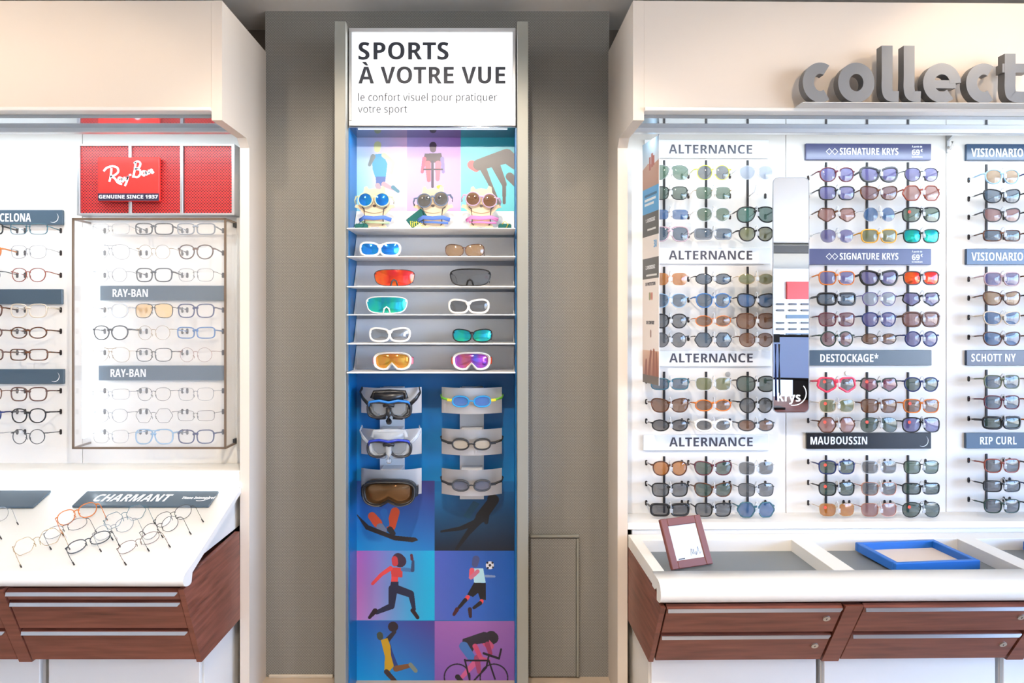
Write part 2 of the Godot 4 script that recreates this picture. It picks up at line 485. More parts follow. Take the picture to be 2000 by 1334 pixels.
func leaflet_print() -> ImageTexture:               # the tall hanging leaflet: beach photo, blue band, grey bands
	pic_off = Vector2.ZERO
	pic_k = 1.0
	pic = Image.create(170, 880, false, Image.FORMAT_RGB8)
	pic.fill(srgb(240, 232, 226))
	tile_print(0, 0, 170, 100, srgb(170, 205, 230), srgb(175, 205, 228), srgb(225, 225, 228), srgb(222, 222, 226))
	pic_poly([Vector2(0, 95), Vector2(60, 80), Vector2(110, 92), Vector2(170, 84), Vector2(170, 200), Vector2(0, 200)], srgb(190, 148, 128))
	for q in [[70, 60, 88, 108], [92, 50, 112, 100], [112, 60, 126, 96]]: pic_poly([Vector2(q[0], q[1]), Vector2(q[2], q[1]), Vector2(q[2], q[3]), Vector2(q[0], q[3])], srgb(170, 96, 84))
	tile_print(0, 170, 170, 262, srgb(92, 170, 222), srgb(92, 170, 222), srgb(92, 170, 222), srgb(92, 170, 222))
	tile_print(0, 262, 170, 345, srgb(98, 98, 96), srgb(98, 98, 96), srgb(98, 98, 96), srgb(98, 98, 96))
	for q in [[22, 192, 150, srgb(60, 110, 150)], [22, 208, 140, srgb(235, 240, 244)], [22, 224, 120, srgb(235, 240, 244)]]: tile_print(q[0], q[1], q[2], q[1] + 9, q[3], q[3], q[3], q[3])
	tile_print(0, 425, 170, 500, srgb(98, 98, 96), srgb(98, 98, 96), srgb(98, 98, 96), srgb(98, 98, 96))
	for q in [[52, 318, 140, 7], [40, 484, 150, 7]]: tile_print(q[0], q[1], q[2], q[1] + q[3], srgb(225, 225, 222), srgb(225, 225, 222), srgb(225, 225, 222), srgb(225, 225, 222))
	for q in [[75, srgb(150, 160, 120)], [88, srgb(190, 140, 110)], [101, srgb(200, 110, 100)]]: limb(q[0], 555, q[0] + 0.1, 572, 6, 6, q[1])
	limb(88, 690, 88.1, 706, 6, 7, srgb(150, 120, 110))
	tile_print(0, 760, 170, 850, srgb(228, 196, 170), srgb(206, 160, 130), srgb(178, 130, 104), srgb(160, 104, 80))
	for q in [[90, 765, 70, 845], [120, 760, 118, 848], [145, 770, 150, 845], [40, 800, 36, 846]]: limb(q[0], q[1], q[2], q[3], 9, 13, srgb(150, 92, 70))
	tile_print(0, 850, 170, 880, srgb(112, 100, 88), srgb(112, 100, 88), srgb(112, 100, 88), srgb(112, 100, 88))
	pic.generate_mipmaps()
	return ImageTexture.create_from_image(pic)

# a thin sheet with a printed front: quad with UV plus backing box
func printed(w: float, h: float, tex: Texture2D, rough := 0.4) -> Array:
	var st := begin()
	var m := StandardMaterial3D.new()
	m.albedo_texture = tex
	m.roughness = rough
	for q in [[0, 0, 0, 1], [0, 1, 0, 0], [1, 1, 1, 0], [0, 0, 0, 1], [1, 1, 1, 0], [1, 0, 1, 1]]:
		st.set_uv(Vector2(q[2], q[3]))
		st.add_vertex(Vector3((q[0] - 0.5) * w, (q[1] - 0.5) * h, 0))
	st.generate_normals()
	return [st.commit(), m]

# ---------------------------------------------------------------- spectacles
# lens shapes: width, height, squareness (1 ellipse .. 0.4 square), taper to the bottom, outer lift, shear
const SHAPES := {
	"round": [0.0515, 0.0515, 1.0, 0.0, 0.0, 0.0], "panto": [0.0538, 0.0482, 0.88, 0.10, 0.02, 0.0], "oval": [0.0571, 0.0370, 0.95, 0.0, 0.04, 0.0],
	"square": [0.0571, 0.0459, 0.62, 0.07, 0.02, 0.0], "rectangular": [0.0605, 0.0370, 0.5, 0.04, 0.02, 0.0], "aviator": [0.0616, 0.0538, 0.8, 0.16, 0.02, -0.16],
	"cat-eye": [0.0594, 0.0459, 0.74, 0.16, 0.14, 0.0], "hexagonal": [0.0605, 0.0526, -6.0, 0.0, 0.0, 0.0], "geometric": [0.0627, 0.0504, -7.0, 0.14, 0.06, 0.0],
	"oversized": [0.0627, 0.0538, 0.74, 0.03, 0.02, 0.0], "pilot": [0.0605, 0.0504, 0.66, 0.13, 0.01, -0.12],
	"shield": [0.142, 0.058, 0.6, 0.10, 0.0, 0.0], "wrap": [0.066, 0.042, 0.72, 0.05, 0.10, 0.0], "goggle": [0.150, 0.068, 0.62, 0.04, 0.0, 0.0], "diving": [0.070, 0.050, 0.66, 0.16, 0.06, -0.2], "swim": [0.056, 0.034, 0.85, 0.0, 0.04, 0.0], "child": [0.048, 0.046, 0.98, 0.0, 0.0, 0.0],
}
const KINDS := {"wire": [0.0011, 0.0018], "thin": [0.0022, 0.003], "acetate": [0.0036, 0.0042], "thick": [0.0066, 0.0052], "rimless": [0.0004, 0.0012]}

func outline(shape: String, n := 28) -> PackedVector2Array:
	var s: Array = SHAPES[shape]
	var p := PackedVector2Array()
	if s[2] < 0.0:                       # polygon with softened corners
		var k := int(-s[2])
		if k == 7: k = 5
		var off := PI / 2.0 if k == 5 else 0.0
		for i in k:
			var a := off + TAU * i / k; var b := off + TAU * (i + 1) / k
			if k == 5: a += PI; b += PI
			var A := Vector2(cos(a), sin(a)); var B := Vector2(cos(b), sin(b))
			var m := 4
			for j in m:
				var t := 0.12 + 0.76 * j / (m - 1)
				p.append(A.lerp(B, t))
		for i in p.size():
			p[i] = Vector2(p[i].x * s[0] * 0.53, p[i].y * s[1] * (0.56 if k == 6 else 0.52))
	else:
		for i in n:
			var t := TAU * i / n
			var c := cos(t); var si := sin(t)
			p.append(Vector2(signf(c) * pow(absf(c), s[2]) * s[0] / 2.0, signf(si) * pow(absf(si), s[2]) * s[1] / 2.0))
	for i in p.size():
		var v := p[i]
		var yy: float = v.y / (s[1] / 2.0)
		v.x *= 1.0 + s[3] * yy
		v.y += s[4] * v.x * (0.5 + 0.5 * yy)
		v.x += s[5] * v.y
		p[i] = v
	return p

func lens_centre(shape: String) -> float:
	return SHAPES[shape][0] / 2.0 + (0.0068 if shape != "wrap" else 0.004)

func bent(x: float, y: float, z: float, wrap: float) -> Vector3:
	return Vector3(x, y, z - wrap * x * x)

func lens_mesh(shape: String, side: float, wrap := 1.3) -> Mesh:
	var key := "lens%s%.0f%.1f" % [shape, side, wrap]
	if meshes.has(key): return meshes[key]
	var st := begin(true)
	var p := outline(shape)
	var cx := lens_centre(shape) if side != 0.0 else 0.0
	var sd := side if side != 0.0 else 1.0
	var n := p.size()
	for r in 3:
		var k0 := r / 3.0; var k1 := (r + 1) / 3.0
		for i in n:
			var a := p[i]; var b := p[(i + 1) % n]
			var q := []
			for e in [[a, k0], [a, k1], [b, k1], [b, k0]]:
				var v: Vector2 = e[0] * e[1]
				var dome: float = 0.0025 * (1.0 - e[1] * e[1])
				q.append(bent(sd * (cx + v.x), v.y, dome, wrap))
			if r == 0: tri(st, q[0], q[1], q[2])
			else: quad(st, q[0], q[1], q[2], q[3])
	meshes[key] = done(st)
	return meshes[key]

func rim(st: SurfaceTool, p: PackedVector2Array, cx: float, side: float, t: float, dz: float, wrap: float) -> void:
	var n := p.size()
	var rings := []
	for i in n:
		var d := (p[(i + 1) % n] - p[(i - 1 + n) % n]).normalized()
		var nn := Vector2(d.y, -d.x)
		var ins := p[i] - nn * t * 0.12
		var out := p[i] + nn * t
		var mid := p[i] + nn * t * 0.45
		rings.append([bent(side * (cx + ins.x), ins.y, dz * 0.25, wrap), bent(side * (cx + mid.x), mid.y, dz * 0.6, wrap), bent(side * (cx + out.x), out.y, dz * 0.2, wrap), bent(side * (cx + out.x), out.y, -dz * 0.6, wrap), bent(side * (cx + ins.x), ins.y, -dz * 0.6, wrap)])
	for i in n:
		var A: Array = rings[i]; var B: Array = rings[(i + 1) % n]
		for k in 5:
			var k2 := (k + 1) % 5
			quad(st, A[k], A[k2], B[k2], B[k])

func front_mesh(shape: String, kind: String) -> Mesh:
	var key := "front%s%s" % [shape, kind]
	if meshes.has(key): return meshes[key]
	var st := begin(true)
	var t: float = KINDS[kind][0]; var dz: float = KINDS[kind][1]
	var wrap := 2.6 if shape in ["shield", "wrap"] else 1.3
	var h: float = SHAPES[shape][1]
	if shape == "shield":
		rim(st, outline(shape), 0.0, 1.0, t, dz, wrap)
		tube(st, [Vector3(-0.012, -h * 0.5, 0.002), Vector3(-0.008, -h * 0.22, 0.004), Vector3(0, -h * 0.12, 0.005), Vector3(0.008, -h * 0.22, 0.004), Vector3(0.012, -h * 0.5, 0.002)], 0.003)
	else:
		var cx := lens_centre(shape)
		var p := outline(shape)
		for s in [-1.0, 1.0]: if kind != "rimless": rim(st, p, cx, s, t, dz, wrap)
		var g: float = cx - SHAPES[shape][0] / 2.0 + 0.003
		var yb := h * 0.18
		var br: float = max(t * 0.8, 0.001)
		tube(st, [bent(-g, yb, 0.0, wrap), bent(-g * 0.5, yb + 0.0025, 0.001, wrap), bent(0, yb + 0.0035, 0.0015, wrap), bent(g * 0.5, yb + 0.0025, 0.001, wrap), bent(g, yb, 0.0, wrap)], br, 6, br * (1.5 if kind in ["acetate", "thick"] else 1.0))
		if shape == "pilot" or shape == "aviator":
			tube(st, [bent(-cx * 0.6, h * 0.46, 0, wrap), bent(0, h * 0.44, 0.001, wrap), bent(cx * 0.6, h * 0.46, 0, wrap)], max(t * 0.55, 0.001))
		if kind in ["wire", "rimless", "thin"]:          # nose pads
			for s in [-1.0, 1.0]:
				tube(st, [bent(s * g, -h * 0.05, 0, wrap), Vector3(s * 0.006, -h * 0.12, -0.006), Vector3(s * 0.007, -h * 0.25, -0.007)], 0.0011, 5)
	var hx: float = 0.0685 if shape != "shield" else 0.0715
	var ox: float = (lens_centre(shape) + SHAPES[shape][0] * 0.47) if shape != "shield" else 0.068
	for s in [-1.0, 1.0]:                                # end pieces
		tube(st, [bent(s * ox, h * 0.25, -0.0005, wrap), bent(s * min(hx, ox + 0.006), h * 0.26, -0.001, wrap), bent(s * hx, h * 0.25, -0.004, wrap)], max(t * 0.7, 0.0011), 6, max(t, 0.0013))
	meshes[key] = done(st)
	return meshes[key]

func temple_mesh(kind: String, side: float, length: float, h: float, drop := 0.006, hook := false) -> Mesh:
	var key := "temple%s%.0f%.4f%.4f%.4f%s" % [kind, side, length, h, drop, hook]
	if meshes.has(key): return meshes[key]
	var st := begin(true)
	var w: float = {"wire": 0.0008, "rimless": 0.0008, "thin": 0.0011, "acetate": 0.0015, "thick": 0.0018}[kind]
	var tall: float = {"wire": 0.001, "rimless": 0.001, "thin": 0.0018, "acetate": 0.0030, "thick": 0.0048}[kind]
	var y := h * 0.25
	var path := [Vector3(side * 0.0685, y, -0.009), Vector3(side * 0.0695, y, -0.022), Vector3(side * 0.0695, y - drop * 0.5, -length * 0.6), Vector3(side * 0.0685, y - drop, -length)]
	if hook:
		path = [Vector3(side * 0.0685, y, -0.009), Vector3(side * 0.0695, y, -0.022), Vector3(side * 0.067, y - 0.003, -0.09), Vector3(side * 0.064, y - 0.012, -0.118), Vector3(side * 0.062, y - 0.028, -0.138)]
	tube(st, path, w, 6, tall)
	meshes[key] = done(st)
	return meshes[key]

var tort: StandardMaterial3D
const FRAME_TONES := {
	"black": [22, 22, 25], "dark grey": [62, 64, 68], "grey": [130, 134, 140], "silver": [168, 170, 174], "gold": [196, 160, 106], "rose gold": [190, 132, 112], "white": [232, 230, 226], "clear": [214, 220, 226], "navy": [30, 42, 96], "blue": [66, 112, 168], "light blue": [138, 176, 208],
	"teal": [58, 102, 116], "dark green": [36, 58, 50], "olive": [104, 112, 88], "burgundy": [92, 34, 46], "brown": [92, 62, 52], "orange": [206, 112, 40], "yellow": [226, 160, 46], "lime": [196, 204, 62], "pink": [226, 62, 92], "violet": [96, 84, 140], "beige": [205, 190, 170], "red-brown": [140, 62, 44], "mauve": [176, 150, 158],
}
const LENS_TONES := {
	"green": [74, 104, 84], "dark green": [52, 78, 68], "teal": [52, 112, 100], "grey": [88, 92, 96], "dark grey": [58, 60, 66], "blue-grey": [70, 92, 112], "blue": [56, 100, 150], "light grey": [150, 160, 176], "amber": [186, 112, 34], "brown": [118, 78, 50], "olive": [112, 118, 78], "violet": [98, 94, 150],
	"plum": [112, 72, 80], "mauve": [150, 108, 106], "pink-brown": [160, 112, 104], "magenta": [134, 58, 82], "tan": [160, 128, 92],
}

func frame_mat(tone: String, kind: String) -> Material:
	if tone.begins_with("tortoiseshell"): return tort
	var c: Array = FRAME_TONES[tone]
	var metal := tone in ["silver", "gold", "rose gold"] and kind in ["wire", "rimless", "thin"]
	if tone == "clear": return mat(srgb(c[0], c[1], c[2]), 0.12, 0.0, 0.45)
	return mat(srgb(c[0], c[1], c[2]), 0.25, 0.7 if metal else 0.0)

func film(called: String, ramp: Array) -> Material:      # iridescent mirror coating
	var key := "film" + called
	if not mats.has(key):
		var m := StandardMaterial3D.new()
		m.albedo_texture = noise_tex(0.02, Vector2(1.0, 0.4), ramp, 96, 96, called.length())
		m.metallic = 0.75
		m.roughness = 0.09
		mats[key] = planar(m, 7.0, false)
	return mats[key]

func lens_mat(tone: String) -> Material:
	match tone:
		"clear": return mat(Color(0.95, 0.97, 1.0), 0.03, 0.0, 0.06)
		"yellow": return mat(srgb(236, 180, 70), 0.04, 0.0, 0.55)
		"mirror red": return film("red", [srgb(240, 150, 50), srgb(235, 70, 45), srgb(220, 50, 80)])
		"mirror green": return film("green", [srgb(60, 200, 120), srgb(40, 180, 170), srgb(40, 120, 210)])
		"mirror blue": return film("blue", [srgb(60, 190, 235), srgb(40, 140, 225), srgb(60, 90, 210)])
		"mirror gold": return film("gold", [srgb(150, 160, 70), srgb(205, 150, 60), srgb(215, 100, 60)])
		"mirror violet": return film("violet", [srgb(220, 130, 60), srgb(160, 70, 190), srgb(60, 110, 215)])
		"mirror grey": return mat(srgb(140, 145, 150), 0.08, 0.75)
		"mirror bronze": return mat(srgb(110, 80, 50), 0.10, 0.7)
	var c: Array = LENS_TONES[tone]
	return mat(srgb(c[0] * 0.84, c[1] * 0.84, c[2] * 0.84), 0.04, 0.0, 0.82)

# one pair, centre of its front at `at`, temples running back to the board 0.098 m behind
func spectacles(at: Vector3, shape: String, kind: String, tone: String, lens: String, where: String, dot := false, turn := Basis(), hook := false, tagged := true, reach := 0.0948, drop := 0.006) -> Node3D:
	var sun := lens != "clear"
	var called := "sunglasses" if sun else "eyeglasses"
	var kindword: String = {"wire": "wire ", "rimless": "rimless ", "thin": "", "acetate": "", "thick": "chunky "}[kind]
	var label := "%s%s %s %s" % [kindword, tone, shape, called]
	if sun: label += " with %s lenses" % lens
	label += " " + where
	var t := thing(called, label, "sunglasses" if sun else "glasses", at, turn, where.trim_prefix("in ").trim_prefix("on "))
	obj("frame", front_mesh(shape, kind), frame_mat(tone, kind), t)
	var wrap := 2.6 if shape in ["shield", "wrap"] else 1.3
	if shape == "shield": obj("lens", lens_mesh(shape, 0.0, wrap), lens_mat(lens), t)
	for s in [-1.0, 1.0]:
		if shape != "shield": obj("lens", lens_mesh(shape, s, wrap), lens_mat(lens), t)
		obj("temple", temple_mesh(kind, s, reach, SHAPES[shape][1], drop, hook), frame_mat(tone, kind), t)
	if tagged:
		obj("price_tag", box(Vector3(0.0022, 0.0085, 0.026), 0.0005), mat(srgb(240, 240, 240), 0.5), t, Vector3(-0.0693, SHAPES[shape][1] * 0.25 - 0.004, -0.072 if reach > 0.09 else -0.05))
	if dot:
		obj("sticker", disc(0.006, 0.0006, 14), mat(srgb(232, 74, 48), 0.5), t, Vector3(-lens_centre(shape) - 0.010, SHAPES[shape][1] * 0.2, 0.0022 - wrap * 0.0018))
	return t

var holder_mesh_: Mesh
func holder(parent: Node, at: Vector3) -> void:           # clear hook that carries the bridge
	if holder_mesh_ == null:
		var st := begin(true)
		tube(st, [Vector3(0, -0.006, -0.098), Vector3(0, 0.004, -0.022), Vector3(0, 0.019, -0.0105), Vector3(0, 0.0255, -0.003), Vector3(0, 0.0265, 0.004), Vector3(0, 0.020, 0.0115), Vector3(0, 0.004, 0.0135), Vector3(0, -0.008, 0.0135)], 0.0020, 6, 0.0020)
		add_box(st, Vector3(0, -0.004, 0.0145), Vector3(0.011, 0.016, 0.002), 0.0008)
		holder_mesh_ = done(st)
	obj("clear_holder", holder_mesh_, mat(srgb(225, 230, 236), 0.06, 0.0, 0.35), parent, at)

func slots(parent: Node, at: Vector3) -> void:
	if not meshes.has("slot"): meshes["slot"] = prism(PackedVector2Array(arc(0, 0.006, 0.0045, 0.0045, 0, 180, 8)) + arc(0, -0.006, 0.0045, 0.0045, 180, 360, 8), 0.0, 0.0016)
	for s in [-1.0, 1.0]:
		obj("slot", meshes["slot"], mat(srgb(34, 26, 24), 0.6), parent, at + Vector3(s * 0.0685, 0, 0))

# one block of rows between two signs: a rail per column, holders, slots and the pairs themselves
# rows: array of [photo y of the lenses, [pairs]], each pair "shape kind tone/lens" or "" where the holder is empty
func block(board: Node3D, zb: float, cols: Array, rows: Array, place: String, with_rail: bool, tagged := true) -> void:
	var zf := zb + 0.098
	var off := -board.position
	var first: Array = rows[0]
	var last: Array = rows[-1]
	for c in cols.size():
		var xr := P(cols[c], 622, zb).x
		if with_rail:
			var top := P(cols[c], first[0] - 24, zb).y
			var low := P(cols[c], last[0] + 6, zb).y
			bar("rail", off + Vector3(xr - 0.0042, low, zb - 0.001), off + Vector3(xr + 0.0042, top, zb + 0.004), mat(srgb(30, 28, 30), 0.5), board, 0.001)
		for r in rows.size():
			var yl := P(cols[c], rows[r][0], zf).y
			var spec: String = rows[r][1][c] if c < rows[r][1].size() else ""
			slots(board, off + Vector3(xr, yl + 0.004, zb))
			if with_rail: holder(board, off + Vector3(xr, yl + 0.004, zf))
			if spec == "" : continue
			var dot := spec.ends_with("*")
			var half := spec.trim_suffix("*").split("/")
			var w := half[0].split(" ")
			var tone := " ".join(w.slice(2))
			var nth: String = ["top", "second", "third", "fourth"][r] if rows.size() > 1 else "only"
			if r == rows.size() - 1 and rows.size() > 2: nth = "lowest"
			var where := "in %s row %s" % [nth, place]
			spectacles(Vector3(xr, yl, zf), w[0], w[1], tone, half[1] if half.size() > 1 else "clear", where, dot, Basis(Vector3(1, 0, 0), rng.randf_range(-0.02, 0.02)) * Basis(Vector3.UP, rng.randf_range(-0.007, 0.007)), false, tagged)

# a sign plate fixed to a board, measured in the photo: corner pixels, then words [text, x, baseline y, cap height in px, squeeze]
func sign_plate(x0: float, y0: float, x1: float, y1: float, zb: float, c: Color, label: String, words: Array, ink: Material, moon := 0.0) -> Node3D:
	var zf := zb + 0.014
	var a := P(x0, y1, zf); var b := P(x1, y0, zf)
	var mid := Vector3((a.x + b.x) / 2, (a.y + b.y) / 2, zb + 0.007)
	var t := thing("sign_plate", label, "sign", mid)
	obj("plate", box(Vector3(b.x - a.x, b.y - a.y, 0.014), 0.0015), mat(c, 0.22), t)
	for w in words:
		var p := P(w[1], w[2], zf) - mid
		var k: float = absf(P(0, 0, zf).y - P(0, 100, zf).y) / 100.0
		text(t, w[0], w[3] * k, Vector3(p.x, p.y, 0.007), ink, w[4], true, Basis(), 0, 0.0008)
	if moon > 0.0:                                      # thin crescent mark
		var q := P(moon, (y0 + y1) / 2, zf) - mid
		var st := begin()
		var h := (b.y - a.y) * 0.36
		for i in 12:
			var a0 := deg_to_rad(-120 + i * 14.0); var a1 := deg_to_rad(-120 + (i + 1) * 14.0)
			var w0 := 0.002 * sin(PI * i / 12.0) + 0.0004; var w1 := 0.002 * sin(PI * (i + 1) / 12.0) + 0.0004
			quad(st, Vector3(cos(a0) * (h - w0), sin(a0) * (h - w0), 0), Vector3(cos(a0) * h, sin(a0) * h, 0), Vector3(cos(a1) * h, sin(a1) * h, 0), Vector3(cos(a1) * (h - w1), sin(a1) * (h - w1), 0))
		obj("crescent_mark", done(st), ink, t, Vector3(q.x, q.y, 0.0078))
	return t

func profile(pts: Array, x0: float, x1: float, smooth := false) -> Mesh:     # outline in (z, y) run from x0 to x1
	var st := begin(smooth)
	var p := PackedVector2Array()
	for q in pts: p.append(q)
	if Geometry2D.is_polygon_clockwise(p): p.reverse()
	var idx := Geometry2D.triangulate_polygon(p)
	st.set_smooth_group(-1)
	for i in range(0, idx.size(), 3):
		var a := p[idx[i]]; var b := p[idx[i + 1]]; var c := p[idx[i + 2]]
		tri(st, Vector3(x0, a.y, a.x), Vector3(x0, b.y, b.x), Vector3(x0, c.y, c.x))
		tri(st, Vector3(x1, a.y, a.x), Vector3(x1, c.y, c.x), Vector3(x1, b.y, b.x))
	st.set_smooth_group(1 if smooth else -1)
	for i in p.size():
		var a := p[i]; var b := p[(i + 1) % p.size()]
		quad(st, Vector3(x0, a.y, a.x), Vector3(x1, a.y, a.x), Vector3(x1, b.y, b.x), Vector3(x0, b.y, b.x))
	return done(st)

func downlight(x: float, z: float, aim: Vector3, energy: float, cone: float, c: Color) -> void:
	var t := thing("ceiling_downlight", "round recessed ceiling spotlight with white ring", "light", Vector3(x, 2.6, z), Basis(), "recessed ceiling spotlights")
	var st := begin(true)
	var ring := []
	for i in 24: ring.append(Vector3(cos(TAU * i / 24) * 0.05, -0.003, sin(TAU * i / 24) * 0.05))
	tube(st, ring, 0.006, 6, -1.0, true)
	obj("ring", done(st), mat(srgb(225, 225, 225), 0.4), t)
	obj("lamp", disc(0.045, 0.002, 24), glow(c, 4.0), t, Vector3(0, -0.001, 0), Basis(Vector3(1, 0, 0), PI / 2))
	var l := SpotLight3D.new()
	l.name = "spot_beam"
	l.light_color = c
	l.light_energy = energy
	l.spot_angle = cone
	l.spot_angle_attenuation = 0.35
	l.spot_range = 12.0
	l.light_size = 0.03
	l.shadow_enabled = true
	t.add_child(l)
	l.position = Vector3(0, -0.02, 0)
	l.look_at_from_position(l.global_position, aim, Vector3(0, 0, 1))

func area(parent: Node, at: Vector3, size: Vector2, energy: float, c: Color, pitch: float) -> void:
	var l := AreaLight3D.new()
	l.name = "light_source"
	l.area_size = size
	l.light_color = c
	l.light_energy = energy
	l.area_range = 12.0
	l.shadow_enabled = true
	parent.add_child(l)
	l.transform = Transform3D(Basis(Vector3(1, 0, 0), deg_to_rad(pitch)), at)

func _ready() -> void:
	rng.seed = 11
	# ------------------------------------------------ camera, sky, exposure
	var cam := Camera3D.new()
	cam.name = "camera"
	cam.projection = Camera3D.PROJECTION_FRUSTUM
	cam.near = 0.1
	cam.far = 60.0
	cam.size = 1334.0 / FOCAL * cam.near
	cam.frustum_offset = Vector2((1000.0 - VPX) / FOCAL, -(667.0 - VPY) / FOCAL) * cam.near
	cam.position = EYE
	add_child(cam)
	var we := WorldEnvironment.new()
	we.name = "world_environment"
	var env := Environment.new()
	env.background_mode = Environment.BG_SKY
	var sky := Sky.new()
	var sm := ProceduralSkyMaterial.new()
	sm.sky_top_color = srgb(120, 168, 232)
	sm.sky_horizon_color = srgb(178, 206, 244)
	sm.ground_bottom_color = srgb(150, 150, 150)
	sm.ground_horizon_color = srgb(190, 190, 190)
	sky.sky_material = sm
	env.sky = sky
	env.background_energy_multiplier = 32.0
	env.tonemap_mode = Environment.TONE_MAPPER_LINEAR
	env.tonemap_exposure = 0.83
	env.sdfgi_enabled = true
	env.ssao_enabled = true
	env.ssil_enabled = true
	we.environment = env
	add_child(we)
	var warm := Color(1.0, 0.90, 0.79)
	var cool := Color(0.90, 0.96, 1.0)
	downlight(-2.1, 1.25, Vector3(-1.75, 2.05, 0.5), 0.62, 38, warm)
	downlight(-0.25, 1.15, Vector3(-0.25, 1.3, 0.0), 0.9, 36, warm)
	downlight(1.95, 1.25, Vector3(1.75, 2.0, 0.5), 0.72, 38, warm)
	downlight(-1.2, 2.3, Vector3(-1.2, 0.6, 0.6), 1.9, 48, warm)
	downlight(1.2, 2.3, Vector3(1.2, 0.6, 0.6), 1.9, 48, warm)
	downlight(-0.1, 2.3, Vector3(-0.25, 0.5, 0.0), 4.6, 38, Color(1.0, 0.95, 0.88))
	downlight(0.0, 4.5, Vector3(0.0, 0.0, 4.0), 3.0, 60, warm)
	downlight(2.2, 6.5, Vector3(2.2, 0.0, 6.5), 4.0, 65, warm)
	downlight(1.6, 3.9, Vector3(1.6, 0.0, 3.9), 3.0, 60, warm)

	# ------------------------------------------------ shared materials
	var white := mat(srgb(230, 227, 221), 0.38)
	var beige := mat(srgb(216, 204, 190), 0.5)
	var board_m := mat(srgb(228, 225, 220), 0.35)
	var alu := mat(srgb(190, 192, 195), 0.32, 0.85)
	var greymetal := mat(srgb(140, 140, 132), 0.42, 0.15)
	var wood := wood_material(3)
	var grey_wall := weave_material()
	var slate := srgb(70, 88, 102)
	var ink_white := mat(srgb(240, 242, 245), 0.4)
	tort = StandardMaterial3D.new()
	tort.albedo_texture = noise_tex(0.03, Vector2(1, 1), [srgb(40, 22, 16), srgb(66, 36, 22), srgb(96, 54, 28), srgb(170, 100, 44)], 128, 128, 9)
	tort.roughness = 0.25
	planar(tort, 14.0, false)

	# ------------------------------------------------ the room
	var dark_wall := mat(srgb(92, 84, 76), 0.8)
	struct("wall_back", box(Vector3(9.8, 2.7, 0.1)), dark_wall, Vector3(1.7, 1.35, -0.25))
	struct("wall_covering", box(Vector3(1.344, 2.6, 0.2)), grey_wall, Vector3(-0.22, 1.3, -0.1), Basis(), "grey woven vinyl wall panel between the two display units")
	struct("ceiling", box(Vector3(9.8, 0.1, 10.6)), mat(srgb(226, 225, 222), 0.8), Vector3(1.7, 2.65, 5.0))
	struct("floor", box(Vector3(9.8, 0.1, 10.6)), mat(srgb(196, 178, 158), 0.35), Vector3(1.7, -0.05, 5.0))
	struct("wall_left", box(Vector3(0.1, 2.7, 10.6)), mat(srgb(228, 224, 216), 0.8), Vector3(-3.2, 1.35, 5.0))
	struct("wall_front", box(Vector3(9.8, 2.7, 0.1)), mat(srgb(228, 224, 216), 0.8), Vector3(1.7, 1.35, 10.2))
	# street side with two shop windows
	for q in [[-0.3, 1.4], [9.4, 10.3]]:
		struct("wall_right", box(Vector3(0.1, 2.7, q[1] - q[0])), mat(srgb(228, 224, 216), 0.8), Vector3(6.5, 1.35, (q[0] + q[1]) / 2))
	struct("wall_right", box(Vector3(0.1, 0.3, 8.0)), mat(srgb(228, 224, 216), 0.8), Vector3(6.5, 0.15, 5.4))
	struct("wall_right", box(Vector3(0.1, 0.1, 8.0)), mat(srgb(228, 224, 216), 0.8), Vector3(6.5, 2.55, 5.4))
	for i in 4:
		struct("window_%d" % (i + 1), box(Vector3(0.08, 2.2, 0.06)), mat(srgb(90, 92, 95), 0.4, 0.5), Vector3(6.5, 1.40, 1.4 + i * 2.666))
	# low access hatch in the grey wall
	var ha := P(1035, 1047, 0.0); var hb := P(1125, 1322, 0.0)
	struct("door_1", box(Vector3(hb.x - ha.x, ha.y - 0.01, 0.012), 0.002), grey_wall, Vector3((ha.x + hb.x) / 2, ha.y / 2, 0.006), Basis(), "low grey access hatch in the woven wall panel")
	struct("trim_1", box(Vector3(0.010, ha.y - 0.012, 0.02), 0.003), greymetal, Vector3(hb.x + 0.005, ha.y / 2, 0.01))
	struct("trim_2", box(Vector3(hb.x - ha.x + 0.01, 0.010, 0.02), 0.003), greymetal, Vector3((ha.x + hb.x) / 2 + 0.005, ha.y + 0.003, 0.01))
	struct("baseboard_back", box(Vector3(0.25, 0.012, 0.012), 0.002), mat(srgb(200, 190, 175), 0.5), Vector3(-0.75, 0.006, 0.006))

	left_unit(white, beige, board_m, alu, wood, slate, ink_white, cool)
	sports_column(greymetal, alu, cool)
	right_unit(white, beige, board_m, alu, wood, slate, ink_white, cool)
	room_behind(white, wood, slate)

